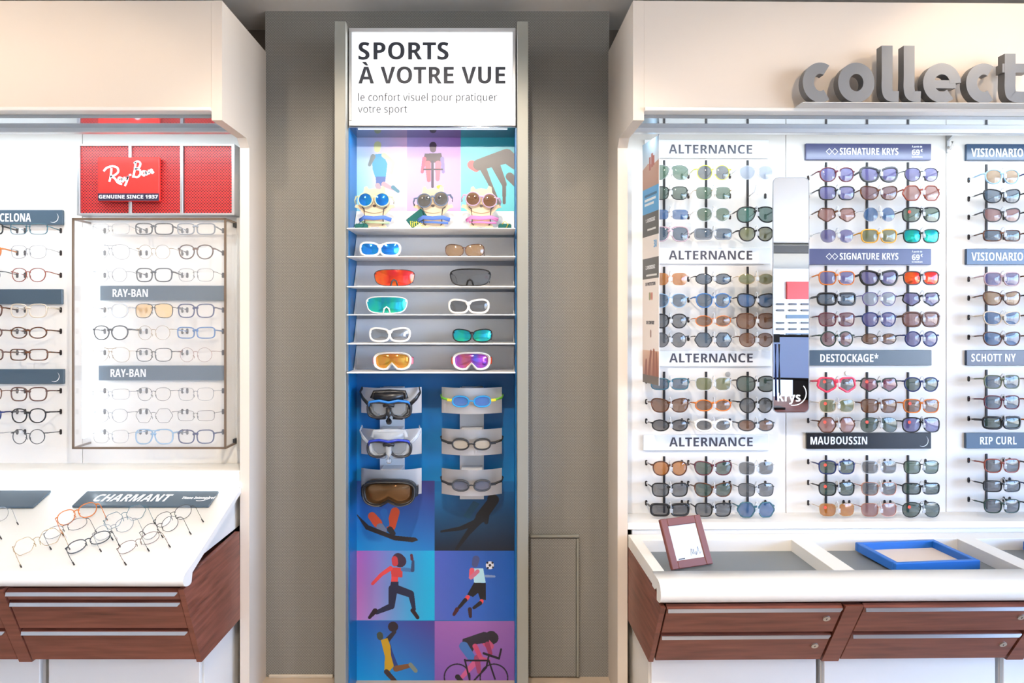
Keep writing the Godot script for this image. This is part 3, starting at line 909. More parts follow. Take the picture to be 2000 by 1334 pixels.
# canopy, side panel, boards: both display units are made alike; s = -1 or 1 for the side the closed end is on
func unit_shell(t: Node3D, xo: float, xi: float, far: float, white: Material, beige: Material, board_m: Material, led: Color, y_low: float, seams: Array) -> Array:
	# closing side panel: upright to the floor, with the canopy end as one cut piece
	var lo: float = min(xo, xi); var hi: float = max(xo, xi)
	obj("side_panel", profile([Vector2(-0.20, 0.0), Vector2(0.211, 0.0), Vector2(0.211, 2.02), Vector2(0.245, 2.049), Vector2(0.502, 2.049), Vector2(0.502, 2.441), Vector2(-0.20, 2.441)], lo, hi), beige, t)
	var a: float = min(xi, far); var b: float = max(xi, far)
	# canopy: front board, lip, glossy underside and lamp channel
	bar("canopy_front", Vector3(a, 2.084, 0.47), Vector3(b, 2.441, 0.5015), beige, t, 0.001)
	bar("canopy_top", Vector3(a, 2.42, -0.2), Vector3(b, 2.441, 0.47), beige, t)
	bar("canopy_lip", Vector3(a, 2.078, 0.46), Vector3(b, 2.090, 0.515), mat(srgb(225, 222, 216), 0.3), t, 0.002)
	bar("canopy_underside", Vector3(a, 2.066, 0.33), Vector3(b, 2.078, 0.46), mat(srgb(176, 182, 188), 0.06, 0.75), t)
	bar("lamp_channel", Vector3(a, 2.050, 0.30), Vector3(b, 2.080, 0.33), mat(srgb(205, 208, 210), 0.3, 0.5), t, 0.002)
	obj("light_strip", box(Vector3(b - a - 0.04, 0.008, 0.02)), glow(led, 3.0), t, Vector3((a + b) / 2, 2.072, 0.27))
	area(t, Vector3((a + b) / 2, 2.062, 0.265), Vector2(b - a - 0.06, 0.03), 0.85, led, -68)
	# boards, one per bay
	var boards := []
	var edges := [xi] + seams + [far]
	for i in edges.size() - 1:
		var e0: float = min(edges[i], edges[i + 1]) + 0.0012; var e1: float = max(edges[i], edges[i + 1]) - 0.0012
		var o := obj("board_panel", box(Vector3(e1 - e0, 2.30 - y_low, 0.03), 0.001), board_m, t, Vector3((e0 + e1) / 2, (2.30 + y_low) / 2, 0.045))
		boards.append(o)
	return boards

func left_unit(white: Material, beige: Material, board_m: Material, alu: Material, wood: Material, slate: Color, ink: Material, led: Color) -> void:
	var xo := -0.889; var xi := -0.923; var far := -2.6
	var zb := 0.06
	var t := thing("display_unit", "beige optical wall display with red logo panel and lit case", "display unit")
	var boards := unit_shell(t, xo, xi, far, white, beige, board_m, led, 0.845, [-1.575])
	# ledge under the boards
	bar("ledge", Vector3(far, 0.780, 0.03), Vector3(xi, 0.845, 0.21), white, t, 0.004)
	# pairs on the open board: P gives unit coordinates, boards need their own
	var open_board: Node3D = boards[1]
	var case_board: Node3D = boards[0]
	var cols := [84, -1]
	block(open_board, zb, cols, [[447, ["rectangular thin teal", "rectangular acetate black"]], [492, ["square wire silver", "panto acetate orange"]], [537, ["panto thin red-brown", "round thin dark grey"]]], "under the slate crescent sign", false)
	block(open_board, zb, cols, [[607, ["square acetate beige", "square acetate tortoiseshell"]], [650, ["oval acetate tortoiseshell", "oval acetate brown"]], [693, ["rectangular acetate tortoiseshell", "rectangular acetate brown"]]], "under the blank slate sign", false)
	block(open_board, zb, cols, [[770, ["square acetate brown", "square thin tortoiseshell"]], [812, ["panto acetate black", "panto acetate navy"]], [853, ["round thin dark grey", "round wire grey"]]], "under the lowest slate crescent sign", false)
	# lit case
	var ccols := [239.6, 321.4, 400.8]
	block(case_board, zb, ccols, [[447, ["rectangular wire silver", "rectangular acetate black", "rectangular acetate grey"]], [492, ["aviator wire silver", "round wire gold", "panto acetate tortoiseshell"]], [537, ["round wire grey", "square acetate dark grey", "square wire dark grey"]]], "in the upper part of the lit case", false)
	block(case_board, zb, ccols, [[607, ["panto acetate clear", "pilot thin black/yellow", "square acetate navy"]], [650, ["panto acetate black", "round wire gold", "rectangular acetate blue"]], [693, ["aviator wire gold", "square thin black", "round wire rose gold"]]], "in the middle of the lit case", false)
	block(case_board, zb, ccols, [[770, ["rectangular wire silver", "panto wire dark grey", "square wire grey"]], [812, ["panto wire grey", "hexagonal wire dark grey", "rectangular wire black"]], [853, ["square wire silver", "pilot acetate light blue", "square acetate navy"]]], "in the lower part of the lit case", false)
	# acrylic cover of the case with brown edges
	var cov := thing("case_cover", "clear acrylic case cover with bronze edges over small spectacle rows", "display case")
	var a := P(143, 875, 0.185); var b := P(440, 428, 0.185)
	var brown := mat(srgb(112, 92, 74), 0.3, 0.2)
	var pane := mat(Color(0.95, 0.97, 1.0), 0.02, 0.0, 0.05)
	bar("front_pane", Vector3(a.x, a.y, 0.183), Vector3(b.x, b.y, 0.186), pane, cov)
	for q in [[a.x, a.x + 0.003], [b.x - 0.003, b.x]]: bar("side_pane", Vector3(q[0], a.y, 0.062), Vector3(q[1], b.y, 0.183), pane, cov)
	var e := 0.0038
	for q in [[Vector3(a.x, a.y, 0), Vector3(b.x, a.y, 0)], [Vector3(a.x, b.y, 0), Vector3(b.x, b.y, 0)], [Vector3(a.x, a.y, 0), Vector3(a.x, b.y, 0)], [Vector3(b.x, a.y, 0), Vector3(b.x, b.y, 0)]]:
		bar("edge", Vector3(q[0].x - e, q[0].y - e, 0.181), Vector3(q[1].x + e, q[1].y + e, 0.188), brown, cov, 0.0008)
	for q in [Vector2(a.x, a.y), Vector2(b.x, a.y), Vector2(a.x, b.y), Vector2(b.x, b.y)]:
		bar("edge", Vector3(q.x - e, q.y - e, 0.061), Vector3(q.x + e, q.y + e, 0.182), brown, cov, 0.0008)
	for y in [a.y + 0.01, b.y - 0.01]: bar("corner_clip", Vector3(b.x - 0.004, y - 0.008, 0.062), Vector3(b.x + 0.004, y + 0.008, 0.09), mat(srgb(60, 60, 62), 0.4), cov)
	# case lamp: bright diffuser along the inner upright beside the case
	var lx := P(168, 640, 0.07).x
	var led_o := thing("case_light", "slim white light bar inside the lit case", "light", Vector3(lx, (a.y + b.y) / 2, 0.08))
	obj("light_bar", box(Vector3(0.012, b.y - a.y - 0.04, 0.022), 0.002), glow(led, 0.9), led_o)
	area(led_o, Vector3(0.012, 0, 0.012), Vector2(0.02, b.y - a.y - 0.05), 0.10, led, 0)
	(led_o.get_child(1) as Node3D).rotation = Vector3(0, deg_to_rad(-75), 0)
	var boxw := P(455, 880, 0.075); var boxw2 := P(467, 425, 0.075)
	boxw.x = b.x + 0.006
	boxw2.x = -0.926
	var lb := thing("case_back_box", "white box edge standing along the lit case", "panel", Vector3((boxw.x + boxw2.x) / 2, (boxw.y + boxw2.y) / 2, 0.0685))
	obj("body", box(Vector3(absf(boxw2.x - boxw.x), absf(boxw2.y - boxw.y), 0.015), 0.002), white, lb)
	# red mesh panel with three fields and the raised plaque
	var r0 := P(150, 420, 0.12); var r1 := P(458, 281, 0.12)
	var rp := thing("logo_panel", "red perforated metal panel in aluminium frame with raised logo plaque", "sign", Vector3((r0.x + r1.x) / 2, (r0.y + r1.y) / 2, 0.06))
	var w := r1.x - r0.x; var h := r1.y - r0.y
	var redm := mesh_red_material()
	obj("backing", box(Vector3(w - 0.01, h - 0.01, 0.046)), mat(srgb(120, 20, 22), 0.6), rp, Vector3(0, 0, 0.024))
	for i in 3:
		obj("mesh_field", box(Vector3(w / 3.0 - 0.014, h - 0.016, 0.004), 0.001), redm, rp, Vector3((i - 1) * (w / 3.0), 0, 0.049))
	for i in 4: obj("frame_bar", box(Vector3(0.011, h, 0.06), 0.001), alu, rp, Vector3(-w / 2.0 + 0.0055 + i * (w - 0.011) / 3.0, 0, 0.03))
	for s in [-1.0, 1.0]: obj("frame_bar", box(Vector3(w, 0.008, 0.06), 0.001), alu, rp, Vector3(0, s * (h / 2.0 - 0.004), 0.03))
	var q0 := P(191, 393, 0.136); var q1 := P(311, 307, 0.136)
	var pm := Vector3((q0.x + q1.x) / 2, (q0.y + q1.y) / 2, 0.128) - rp.position
	var pw := q1.x - q0.x; var ph := q1.y - q0.y
	var plaque := obj("plaque", box(Vector3(pw, ph, 0.016), 0.002), mat(srgb(216, 44, 38), 0.25), rp, pm)
	obj("plaque_band", box(Vector3(pw - 0.002, ph * 0.17, 0.002)), mat(srgb(40, 30, 52), 0.3), plaque, Vector3(0, -ph * 0.405, 0.0082))
	text(plaque, "GENUINE SINCE 1937", ph * 0.078, Vector3(0, -ph * 0.44, 0.0092), ink, 1.22, true, Basis(), 1, 0.0006)
	# script logo drawn as strokes; units: plaque heights
	var st := begin()
	var strokes := [
		[[-0.58, 0.18], [-0.50, 0.27], [-0.34, 0.32], [-0.20, 0.28], [-0.17, 0.16], [-0.28, 0.06], [-0.38, 0.03], [-0.27, -0.02], [-0.18, -0.14], [-0.06, -0.19]],
		[[-0.36, 0.27], [-0.38, 0.05], [-0.42, -0.12]],
		[[-0.06, -0.02], [-0.14, 0.0], [-0.17, -0.08], [-0.11, -0.12], [-0.05, -0.02], [-0.05, -0.11], [-0.01, -0.10]],
		[[0.01, 0.02], [0.02, -0.07], [0.08, -0.05], [0.11, 0.04], [0.08, -0.10], [0.02, -0.24]],
		[[0.14, 0.07], [0.20, 0.08]],
		[[0.33, 0.44], [0.30, 0.22], [0.25, 0.0]],
		[[0.28, 0.40], [0.38, 0.46], [0.46, 0.40], [0.42, 0.28], [0.32, 0.24], [0.44, 0.22], [0.46, 0.10], [0.37, 0.01], [0.27, 0.04]],
		[[0.62, 0.17], [0.54, 0.18], [0.51, 0.10], [0.57, 0.06], [0.63, 0.17], [0.63, 0.09], [0.67, 0.11]],
		[[0.70, 0.22], [0.70, 0.11], [0.75, 0.21], [0.79, 0.21], [0.79, 0.13], [0.84, 0.17]],
	]
	for sk in strokes:
		var pts := []
		for v in sk: pts.append(Vector2((v[0] - 0.12) * ph * 0.80, (v[1] + 0.03) * ph * 0.80))
		ribbon(st, smooth2(pts), ph * 0.021, 0.0, 0.0015)
	obj("script_lettering", done(st), ink, plaque, Vector3(0, 0.002, 0.0082))
	# slate sign plates
	sign_plate(-60, 410, 122, 439, zb, slate, "slate sign plate lettered CELONA with a crescent mark above eyeglasses", [["CELONA", 0, 433, 16, 0.70]], ink, 104)
	sign_plate(-60, 565, 121, 594, zb, slate, "blank slate sign plate between two eyeglasses blocks", [], ink)
	sign_plate(-60, 721, 124, 750, zb, slate, "slate sign plate with only a crescent mark above the lowest eyeglasses", [], ink, 106)
	sign_plate(195, 558, 440, 587, zb, slate, "upper slate sign plate with white name inside the lit case", [["RAY-BAN", 220, 580, 15, 0.80]], ink)
	sign_plate(192, 714, 440, 743, zb, slate, "lower slate sign plate with white name inside the lit case", [["RAY-BAN", 216, 736, 15, 0.80]], ink)

	# sloping counter
	var top := [Vector2(0.213, 0.7655), Vector2(0.213, 0.7833)]
	top.append(Vector2(0.66, 0.657))
	for i in 9:
		var an := deg_to_rad(74 - i * 20.5)
		top.append(Vector2(0.70 + cos(an) * 0.055, 0.6210 + sin(an) * 0.0258))
	top.append_array([Vector2(0.688, 0.5985), Vector2(0.68, 0.626)])
	var ct := thing("sloping_counter_top", "white sloping counter top with rounded front under the lit case", "counter")
	obj("top_sheet", profile(top, far, -0.918, true), white, ct)
	bar("under_box", Vector3(far, 0.632, 0.02), Vector3(-0.944, 0.765, 0.205), white, ct)
	obj("cheek", profile([Vector2(0.206, 0.632), Vector2(0.22, 0.632), Vector2(0.62, 0.634), Vector2(0.22, 0.757), Vector2(0.206, 0.757)], -0.962, -0.944), white, ct)
	obj("light_strip", box(Vector3(1.6, 0.008, 0.012)), glow(led, 3.0), ct, Vector3(-1.73, 0.7975, 0.2175))
	area(ct, Vector3(-1.73, 0.797, 0.226), Vector2(1.6, 0.02), 0.16, led, -50)
	drawer_cabinet("walnut drawer cabinet with three drawers under the sloping white counter", -1.462, -0.938, true, [[0.584, 0.552, 0.030], [0.546, 0.444, 0.030], [0.436, 0.320, 0.030]], Vector2(0.735, 0.594), Vector2(0.587, 0.314), [Vector2(0.204, 0.305), Vector2(0.587, 0.312), Vector2(0.736, 0.592), Vector2(0.680, 0.594), Vector2(0.664, 0.618), Vector2(0.216, 0.626)], -0.940, -0.924, wood, alu, false)
	drawer_cabinet("walnut drawer cabinet joined to the three-drawer cabinet under the sloping counter", -2.08, -1.502, false, [[0.584, 0.552, 0.030], [0.546, 0.444, 0.030], [0.436, 0.320, 0.030]], Vector2(0.735, 0.594), Vector2(0.587, 0.314), [Vector2(0.204, 0.305), Vector2(0.587, 0.312), Vector2(0.74, 0.594), Vector2(0.216, 0.594)], -1.502, -1.462, wood, alu, false)
	for q in [[-1.462, -0.955], [-2.08, -1.478]]:
		var bc := thing("base_cupboard", "plain white base cupboard under the three-drawer walnut cabinet" if q[1] > -1.0 else "plain white base cupboard beside the one under the three-drawer cabinet", "cupboard", Vector3((q[0] + q[1]) / 2, 0, 0.25))
		obj("body", box(Vector3(q[1] - q[0], 0.30, 0.46)), white, bc, Vector3(0, 0.15, 0.0))
		obj("door", box(Vector3(q[1] - q[0] - 0.012, 0.285, 0.018), 0.002), white, bc, Vector3(0, 0.1475, 0.245))
	# plates and pairs lying on the slope
	var slope := atan2(0.787 - 0.657, 0.46)
	var tilt := Basis(Vector3(1, 0, 0), slope)                     # x right, z down the slope, y out of it
	var surf := func(px: float, py: float, lift := 0.0) -> Vector3:
		var d := Vector3((px - VPX) / FOCAL, -(py - VPY) / FOCAL, -1.0)
		var nrm := tilt * Vector3.UP
		var o: Vector3 = Vector3(-1, 0.787, 0.20) + nrm * lift
		return EYE + d * ((o - EYE).dot(nrm) / d.dot(nrm))
	for q in [[157, 417, "slate sign plate lettered CHARMANT lying on the sloping counter"], [-150, 82, "plain slate sign plate lying on the sloping counter"]]:
		var A: Vector3 = surf.call(q[0], 977); var B: Vector3 = surf.call(q[1], 979)
		var T: Vector3 = surf.call((q[0] + q[1]) / 2, 964); var L: Vector3 = surf.call((q[0] + q[1]) / 2, 991)
		var mid := (T + L) / 2
		var sp := thing("sign_plate", q[2], "sign", mid + tilt * Vector3(0, 0.0046, 0), tilt)
		var wd := (B - A).length(); var dp := (L - T).length()
		obj("plate", box(Vector3(wd, 0.008, dp), 0.001), mat(slate, 0.2), sp)
		if q[0] > 0:
			var flat := Basis(Vector3(1, 0, 0), -PI / 2)
			text(sp, "CHARMANT", dp * 0.46, Vector3(-wd * 0.385, 0.0042, dp * 0.22), ink, 0.70, true, flat, 0, 0.0006, 0.12)
			text(sp, "Titane Intemporel", dp * 0.14, Vector3(wd * 0.265, 0.0042, dp * 0.05), ink, 0.62, true, flat, 0, 0.0006, 0.1)
			var cm := begin()
			ribbon(cm, arc(0, 0, 0.030, 0.022, -110, 30, 14), 0.0009, 0, 0.0006)
			obj("crescent_mark", done(cm), ink, sp, Vector3(wd * 0.405, 0.0042, -dp * 0.02), flat)
	var yaw := Basis(Vector3.UP, deg_to_rad(180 + 46))
	var n := 0
	var kinds := ["panto thin orange", "hexagonal wire teal", "panto wire black", "oval wire dark grey", "panto wire grey", "round wire black", "hexagonal wire gold", "oval thin dark grey", "oval wire brown"]
	var rowword := ["row against the lettered plate", "middle row below the lettered plate", "row farthest from the lettered plate"]
	for q in [[150, 1003], [243, 1008], [338, 1007], [128, 1031], [222, 1032], [312, 1030], [72, 1057], [172, 1058], [270, 1059]]:
		var w2: PackedStringArray = kinds[n].split(" ")
		var low: float = SHAPES[w2[0]][1] * (0.57 if w2[0] == "hexagonal" else 0.5) + KINDS[w2[1]][0]
		var s: Vector3 = surf.call(q[0], q[1], low + 0.0025)
		spectacles(s, w2[0], w2[1], " ".join(w2.slice(2)), "clear", "on the sloping counter, " + rowword[n / 3], false, tilt * yaw, false, n >= 6, 0.072, SHAPES[w2[0]][1] * 0.25 + low - 0.001)
		desk_tips(get_child(get_child_count() - 1), 0.072, -low + 0.0005)
		n += 1
	for q in [[-25, 1012], [-60, 1040]]:
		var s2: Vector3 = surf.call(q[0], q[1], 0.0285)
		spectacles(s2, "panto", "wire", "silver" if q[0] > -30 else "grey", "clear", "beside the plain plate on the sloping counter", false, tilt * yaw, false, false, 0.072, 0.037)
		desk_tips(get_child(get_child_count() - 1), 0.072, -0.0255)

func desk_tips(pair: Node, reach: float, y: float) -> void:      # dark rubber ends of the temples
	for e in [-1.0, 1.0]:
		obj("temple_tip", tube_mesh([Vector3(e * 0.0685, y + 0.006, -reach + 0.012), Vector3(e * 0.0685, y + 0.002, -reach)], 0.0022, 6, 0.0022), mat(srgb(34, 26, 24), 0.6), pair)

# a walnut cabinet front that leans inwards: drawers between x0 and x1, top edge at a (z, y), bottom edge at b
func drawer_cabinet(label: String, x0: float, x1: float, end: bool, rows: Array, a: Vector2, b: Vector2, cheek: Array, c0: float, c1: float, wood: Material, alu: Material, locks: bool) -> void:
	var t := thing("drawer_cabinet", label, "cabinet")
	obj("side_panel", profile(cheek, c0, c1), wood, t)
	obj("carcass", profile([Vector2(0.20, b.y + 0.004), Vector2(b.x - 0.03, b.y + 0.004), Vector2(a.x - 0.050, a.y - 0.009), Vector2(0.213, a.y - 0.009)], x0, x1), wood, t)
	var dir := (b - a).normalized()                                 # down the face, in (z, y)
	var lean := Basis(Vector3(1, 0, 0), atan2(-dir.x, -dir.y))      # y up the face, z out of it
	for r in rows:
		var k0: float = (a.y - r[0]) / (a.y - b.y); var k1: float = (a.y - r[1]) / (a.y - b.y)
		var p0 := a.lerp(b, k0); var p1 := a.lerp(b, k1)
		var len := p0.distance_to(p1)
		var mid := (p0 + p1) / 2
		var d := obj("drawer", box(Vector3(x1 - x0 - 0.006, len - 0.004, 0.018), 0.0012), wood, t, Vector3((x0 + x1) / 2, mid.y, mid.x) - lean * Vector3(0, 0, 0.009), lean)
		# aluminium grip: a strip along the top edge, its ends cut at a slant
		var w := (x1 - x0) / 2.0 - 0.006
		var grip := prism(PackedVector2Array([Vector2(-w, -0.008), Vector2(w - 0.008, -0.008), Vector2(w, 0.0), Vector2(w, 0.003), Vector2(-w, 0.003)]), 0.0, 0.003)
		obj("handle", grip, alu, d, Vector3(0, len / 2.0 - 0.004, 0.012), Basis(Vector3(1, 0, 0), deg_to_rad(-38)))
		if locks:
			var lk := obj("lock", disc(0.011, 0.004, 20), mat(srgb(196, 192, 182), 0.3, 0.8), d, Vector3(w - 0.035, len * 0.08, 0.009))
			obj("keyhole", box(Vector3(0.0022, 0.007, 0.0012)), mat(srgb(40, 38, 36), 0.5), lk, Vector3(0, 0, 0.0042))

# ---------------------------------------------------------------- sports column
func sports_column(greymetal: Material, alu: Material, led: Color) -> void:
	var xl := -0.530; var xr := 0.081                     # inside width
	var cx := (xl + xr) / 2
	var t := thing("sports_column", "tall grey framed shop column with sports pictures and lit header", "display unit")
	for q in [[-0.574, -0.533], [0.085, 0.1255]]: bar("upright", Vector3(q[0], 0.0, 0.0), Vector3(q[1], 2.472, 0.24), greymetal, t, 0.002)
	bar("back_board", Vector3(xl - 0.003, 0.0, 0.0), Vector3(xr + 0.003, 2.10, 0.028), mat(srgb(0, 92, 152), 0.5), t)
	# printed picture board on it
	var a := P(690, 1350, 0.030); var b := P(1010, 245, 0.030)
	var pr := printed(b.x - a.x, b.y - a.y, sports_print(), 0.35)
	obj("printed_pictures", pr[0], pr[1], t, Vector3((a.x + b.x) / 2, (a.y + b.y) / 2, 0.0305))
	var side_blue := mat(srgb(0, 104, 168), 0.35)
	for q in [[xl - 0.003, xl + 0.001], [xr - 0.001, xr + 0.003]]: bar("side_lining", Vector3(q[0], 0.0, 0.028), Vector3(q[1], 2.10, 0.185), side_blue, t)
	# header light box
	bar("header_box", Vector3(xl, 2.115, 0.03), Vector3(xr, 2.461, 0.175), greymetal, t)
	for q in [[xl, 2.105, xr, 2.124], [xl, 2.450, xr, 2.463], [xl, 2.124, xl + 0.011, 2.450], [xr - 0.011, 2.124, xr, 2.450]]:
		bar("header_frame", Vector3(q[0], q[1], 0.170), Vector3(q[2], q[3], 0.197), alu, t, 0.001)
	bar("header_underside", Vector3(xl, 2.100, 0.03), Vector3(xr, 2.106, 0.19), mat(srgb(140, 150, 165), 0.06, 0.8), t)
	obj("light_panel", box(Vector3(xr - xl - 0.022, 0.326, 0.008)), glow(Color(0.97, 0.98, 1.0), 1.05), t, Vector3(cx, 2.287, 0.184))
	area(t, Vector3(cx, 2.287, 0.200), Vector2(xr - xl - 0.03, 0.31), 0.35, Color(0.97, 0.98, 1.0), 0)
	(t.get_child(t.get_child_count() - 1) as Node3D).rotation = Vector3(0, PI, 0)
	var inkd := mat(srgb(40, 44, 54), 0.6)
	var ink2 := mat(srgb(40, 46, 60), 0.6)
	for w in [["SPORTS", 700, 116, 33, 1.12, true, inkd], ["À VOTRE VUE", 700, 163, 32, 1.12, true, inkd], ["le confort visuel pour pratiquer", 699, 197, 14.5, 1.10, false, ink2], ["votre sport", 699, 220, 14.5, 1.10, false, ink2]]:
		var p := P(w[1], w[2], 0.189)
		var tm := text(t, w[0], w[3] * 2.911 / FOCAL, Vector3(p.x, p.y, 0.1885), w[6], w[4], w[5], Basis(), 0, 0.0008)
		# fit the line to its measured length
		var want: float = {"SPORTS": 176.0, "À VOTRE VUE": 287.0, "votre sport": 96.0}.get(w[0], 272.0) * 2.911 / FOCAL
		var f: float = want / tm.mesh.get_aabb().size.x
		tm.mesh = squeezed(tm.mesh, f)
		tm.position.x = p.x - tm.mesh.get_aabb().position.x
	# lamp under the header
	obj("light_strip", box(Vector3(xr - xl - 0.06, 0.003, 0.006)), glow(led, 1.2), t, Vector3(cx, 2.0985, 0.172))
	area(t, Vector3(cx, 2.091, 0.165), Vector2(xr - xl - 0.06, 0.015), 0.13, led, -100)

	# shelves: folded white sheet with upright back
	var sw := mat(srgb(232, 232, 232), 0.4)
	var sy := [1.725, 1.624, 1.516, 1.415, 1.311, 1.207]
	var named := ["holding three wooden animal stands", "holding the blue-lensed white sunglasses", "holding the red shield sunglasses", "holding the rainbow shield sunglasses", "holding the green-lensed dark sunglasses", "holding two ski goggles"]
	for i in 6:
		var s := thing("shelf", "folded white metal shelf " + named[i], "shelf", Vector3(cx, sy[i], 0.0), Basis(), "white shelves of the sports column")
		obj("tray", box(Vector3(xr - xl - 0.006, 0.004, 0.205), 0.001), sw, s, Vector3(0, -0.002, 0.1525))
		obj("back_plate", box(Vector3(xr - xl - 0.006, 0.087, 0.003)), sw, s, Vector3(0, 0.0435, 0.0515))
		for e in [-1.0, 1.0]:
			obj("end_fold", prism(PackedVector2Array([Vector2(0.05, 0.0), Vector2(0.11, 0.0), Vector2(0.05, 0.085)]), -0.001, 0.001), sw, s, Vector3(e * ((xr - xl) / 2 - 0.004), 0, 0), Basis(Vector3(0, 0, 1), Vector3.UP, Vector3(-1, 0, 0)))
	var on := func(px: float, i: int, z: float) -> Vector3: return Vector3(P(px, 622, z).x, sy[i], z)
	# shelf 1: wooden animal stands wearing children's goggles
	var ply := mat(srgb(232, 206, 170), 0.55)
	var band := mat(srgb(70, 66, 62), 0.4)
	var kids := [["squirrel-like", 732, "blue", "mirror blue", [196, 206, 170], 0.0], ["duckling-topped", 846, "slate", "grey", [96, 112, 136], 6.0], ["pony-like", 940, "lilac", "brown", [186, 160, 190], -6.0]]
	for k in kids:
		var base: Vector3 = on.call(k[1], 0, 0.175) + Vector3(0, 0.0008, 0)
		var st_ := thing("animal_stand", "pale plywood %s animal stand with raised arms wearing %s children's goggles" % [k[0], k[2]], "stand", base)
		var head := PackedVector2Array()
		head.append_array(arc(0, 0.105, 0.058, 0.043, 200, 340, 14))
		head.append_array(PackedVector2Array([Vector2(0.056, 0.118), Vector2(0.040, 0.137), Vector2(0.038, 0.157), Vector2(0.028, 0.162), Vector2(0.021, 0.149)]))
		head.append_array(PackedVector2Array([Vector2(0, 0.153), Vector2(-0.021, 0.149), Vector2(-0.028, 0.160), Vector2(-0.037, 0.157), Vector2(-0.040, 0.137), Vector2(-0.056, 0.118)]))
		obj("head", prism(head, 0.0, 0.008), ply, st_)
		var body := PackedVector2Array([Vector2(-0.050, 0.0), Vector2(-0.022, 0.0), Vector2(-0.016, 0.012), Vector2(0.016, 0.012), Vector2(0.022, 0.0), Vector2(0.050, 0.0), Vector2(0.034, 0.030), Vector2(0.036, 0.055), Vector2(0.060, 0.080), Vector2(0.074, 0.084), Vector2(0.070, 0.094), Vector2(0.052, 0.092), Vector2(0.030, 0.078), Vector2(-0.030, 0.078), Vector2(-0.052, 0.092), Vector2(-0.070, 0.094), Vector2(-0.074, 0.084), Vector2(-0.060, 0.080), Vector2(-0.036, 0.055), Vector2(-0.034, 0.030)])
		obj("body", prism(body, -0.006, 0.002), ply, st_)
		for e in [-1.0, 1.0]:
			obj("wire_clip", tube_mesh([Vector3(e * 0.046, 0.085, 0.006), Vector3(e * 0.036, 0.075, 0.020), Vector3(e * 0.033, 0.045, 0.024), Vector3(e * 0.034, 0.022, 0.014), Vector3(e * 0.028, 0.018, 0.003)], 0.0022), band, st_)
			var eye := obj("eye", disc(0.0085, 0.001, 16), mat(srgb(245, 245, 240), 0.4), st_, Vector3(e * 0.022, 0.118, 0.008))
			obj("pupil", disc(0.005, 0.0008, 14), mat(srgb(60, 50, 46), 0.3), eye, Vector3(0.001, 0.0, 0.001))
		obj("nose", disc(0.005, 0.002, 14, 1.3), mat(srgb(70, 52, 48), 0.4), st_, Vector3(0, 0.088, 0.008))
		if k[0] == "duckling-topped":
			obj("duckling", prism(PackedVector2Array(arc(0, 0, 0.012, 0.007, 0, 330, 12)) + PackedVector2Array([Vector2(0.018, 0.008)]), 0, 0.006), mat(srgb(238, 190, 70), 0.5), st_, Vector3(0.024, 0.158, 0.001))
		var tone: Array = k[4]
		var kg := thing("children_goggles", "round %s children's goggles worn by the %s animal stand" % [k[2], k[0]], "goggles", base + Vector3(0, 0.108, 0.028), Basis(Vector3(0, 0, 1), deg_to_rad(k[5])))
		var fm := mat(srgb(tone[0], tone[1], tone[2]), 0.4)
		obj("frame", front_mesh("child", "acetate"), fm, kg)
		for e in [-1.0, 1.0]:
			obj("lens", lens_mesh("child", e), lens_mat(k[3]), kg)
			obj("strap", tube_mesh([Vector3(e * 0.066, 0.008, -0.006), Vector3(e * 0.073, 0.0, -0.018), Vector3(e * 0.070, -0.010, -0.026)], 0.0016, 6, 0.006), fm, kg)
		# patterned band folded round the stand's middle
		var hb := thing("spare_strap", "patterned fabric strap wrapped round the %s animal stand" % k[0], "strap", base + Vector3(0, 0.040, 0.012))
		var blue := mat(srgb(82, 118, 196), 0.7) if k[2] != "lilac" else mat(srgb(214, 130, 186), 0.7)
		obj("band", tube_mesh([Vector3(-0.055, -0.006, -0.004), Vector3(-0.035, 0.004, 0.012), Vector3(0, 0.0, 0.016), Vector3(0.035, 0.004, 0.012), Vector3(0.062, -0.004, 0.0)], 0.003, 8, 0.0075), blue, hb)
		obj("lower_band", tube_mesh([Vector3(-0.045, -0.012, 0.0), Vector3(0, -0.014, 0.012), Vector3(0.056, -0.016, 0.002)], 0.0025, 8, 0.004), mat(srgb(168, 190, 150), 0.7) if k[2] == "blue" else blue, hb)
	for q in [[810, "green cloth pouch lettered little beside the duckling-topped stand", true], [706, "dark green cloth pouch beside the squirrel-like stand", false], [986, "dark green cloth pouch with yellow cord beside the pony-like stand", false]]:
		var base2: Vector3 = on.call(q[0], 0, 0.19)
		var pc := thing("pouch", q[1], "pouch", base2, Basis(Vector3(0, 0, 1), deg_to_rad(38.0 if q[2] else 0.0)))
		var gm := mat(srgb(16, 92, 88), 0.8)
		if q[2]:
			pc.position += Vector3(0, 0.036, -0.012)
			obj("bag", box(Vector3(0.072, 0.040, 0.012), 0.005), gm, pc, Vector3(0.010, 0.002, 0))
			text(pc, "little", 0.022, Vector3(-0.028, -0.012, 0.0065), mat(srgb(235, 210, 40), 0.5), 0.8, false, Basis(Vector3(0, 0, 1), deg_to_rad(-30)), 0, 0.0008)
		else:
			obj("bag", box(Vector3(0.048, 0.022, 0.02), 0.008), gm, pc, Vector3(0, 0.011, 0))
			obj("cord", tube_mesh([Vector3(-0.01, 0.02, 0.008), Vector3(0.0, 0.03, 0.01), Vector3(0.012, 0.018, 0.012), Vector3(0.004, 0.004, 0.012)], 0.0014), mat(srgb(230, 200, 50), 0.6) if q[0] > 900 else gm, pc)
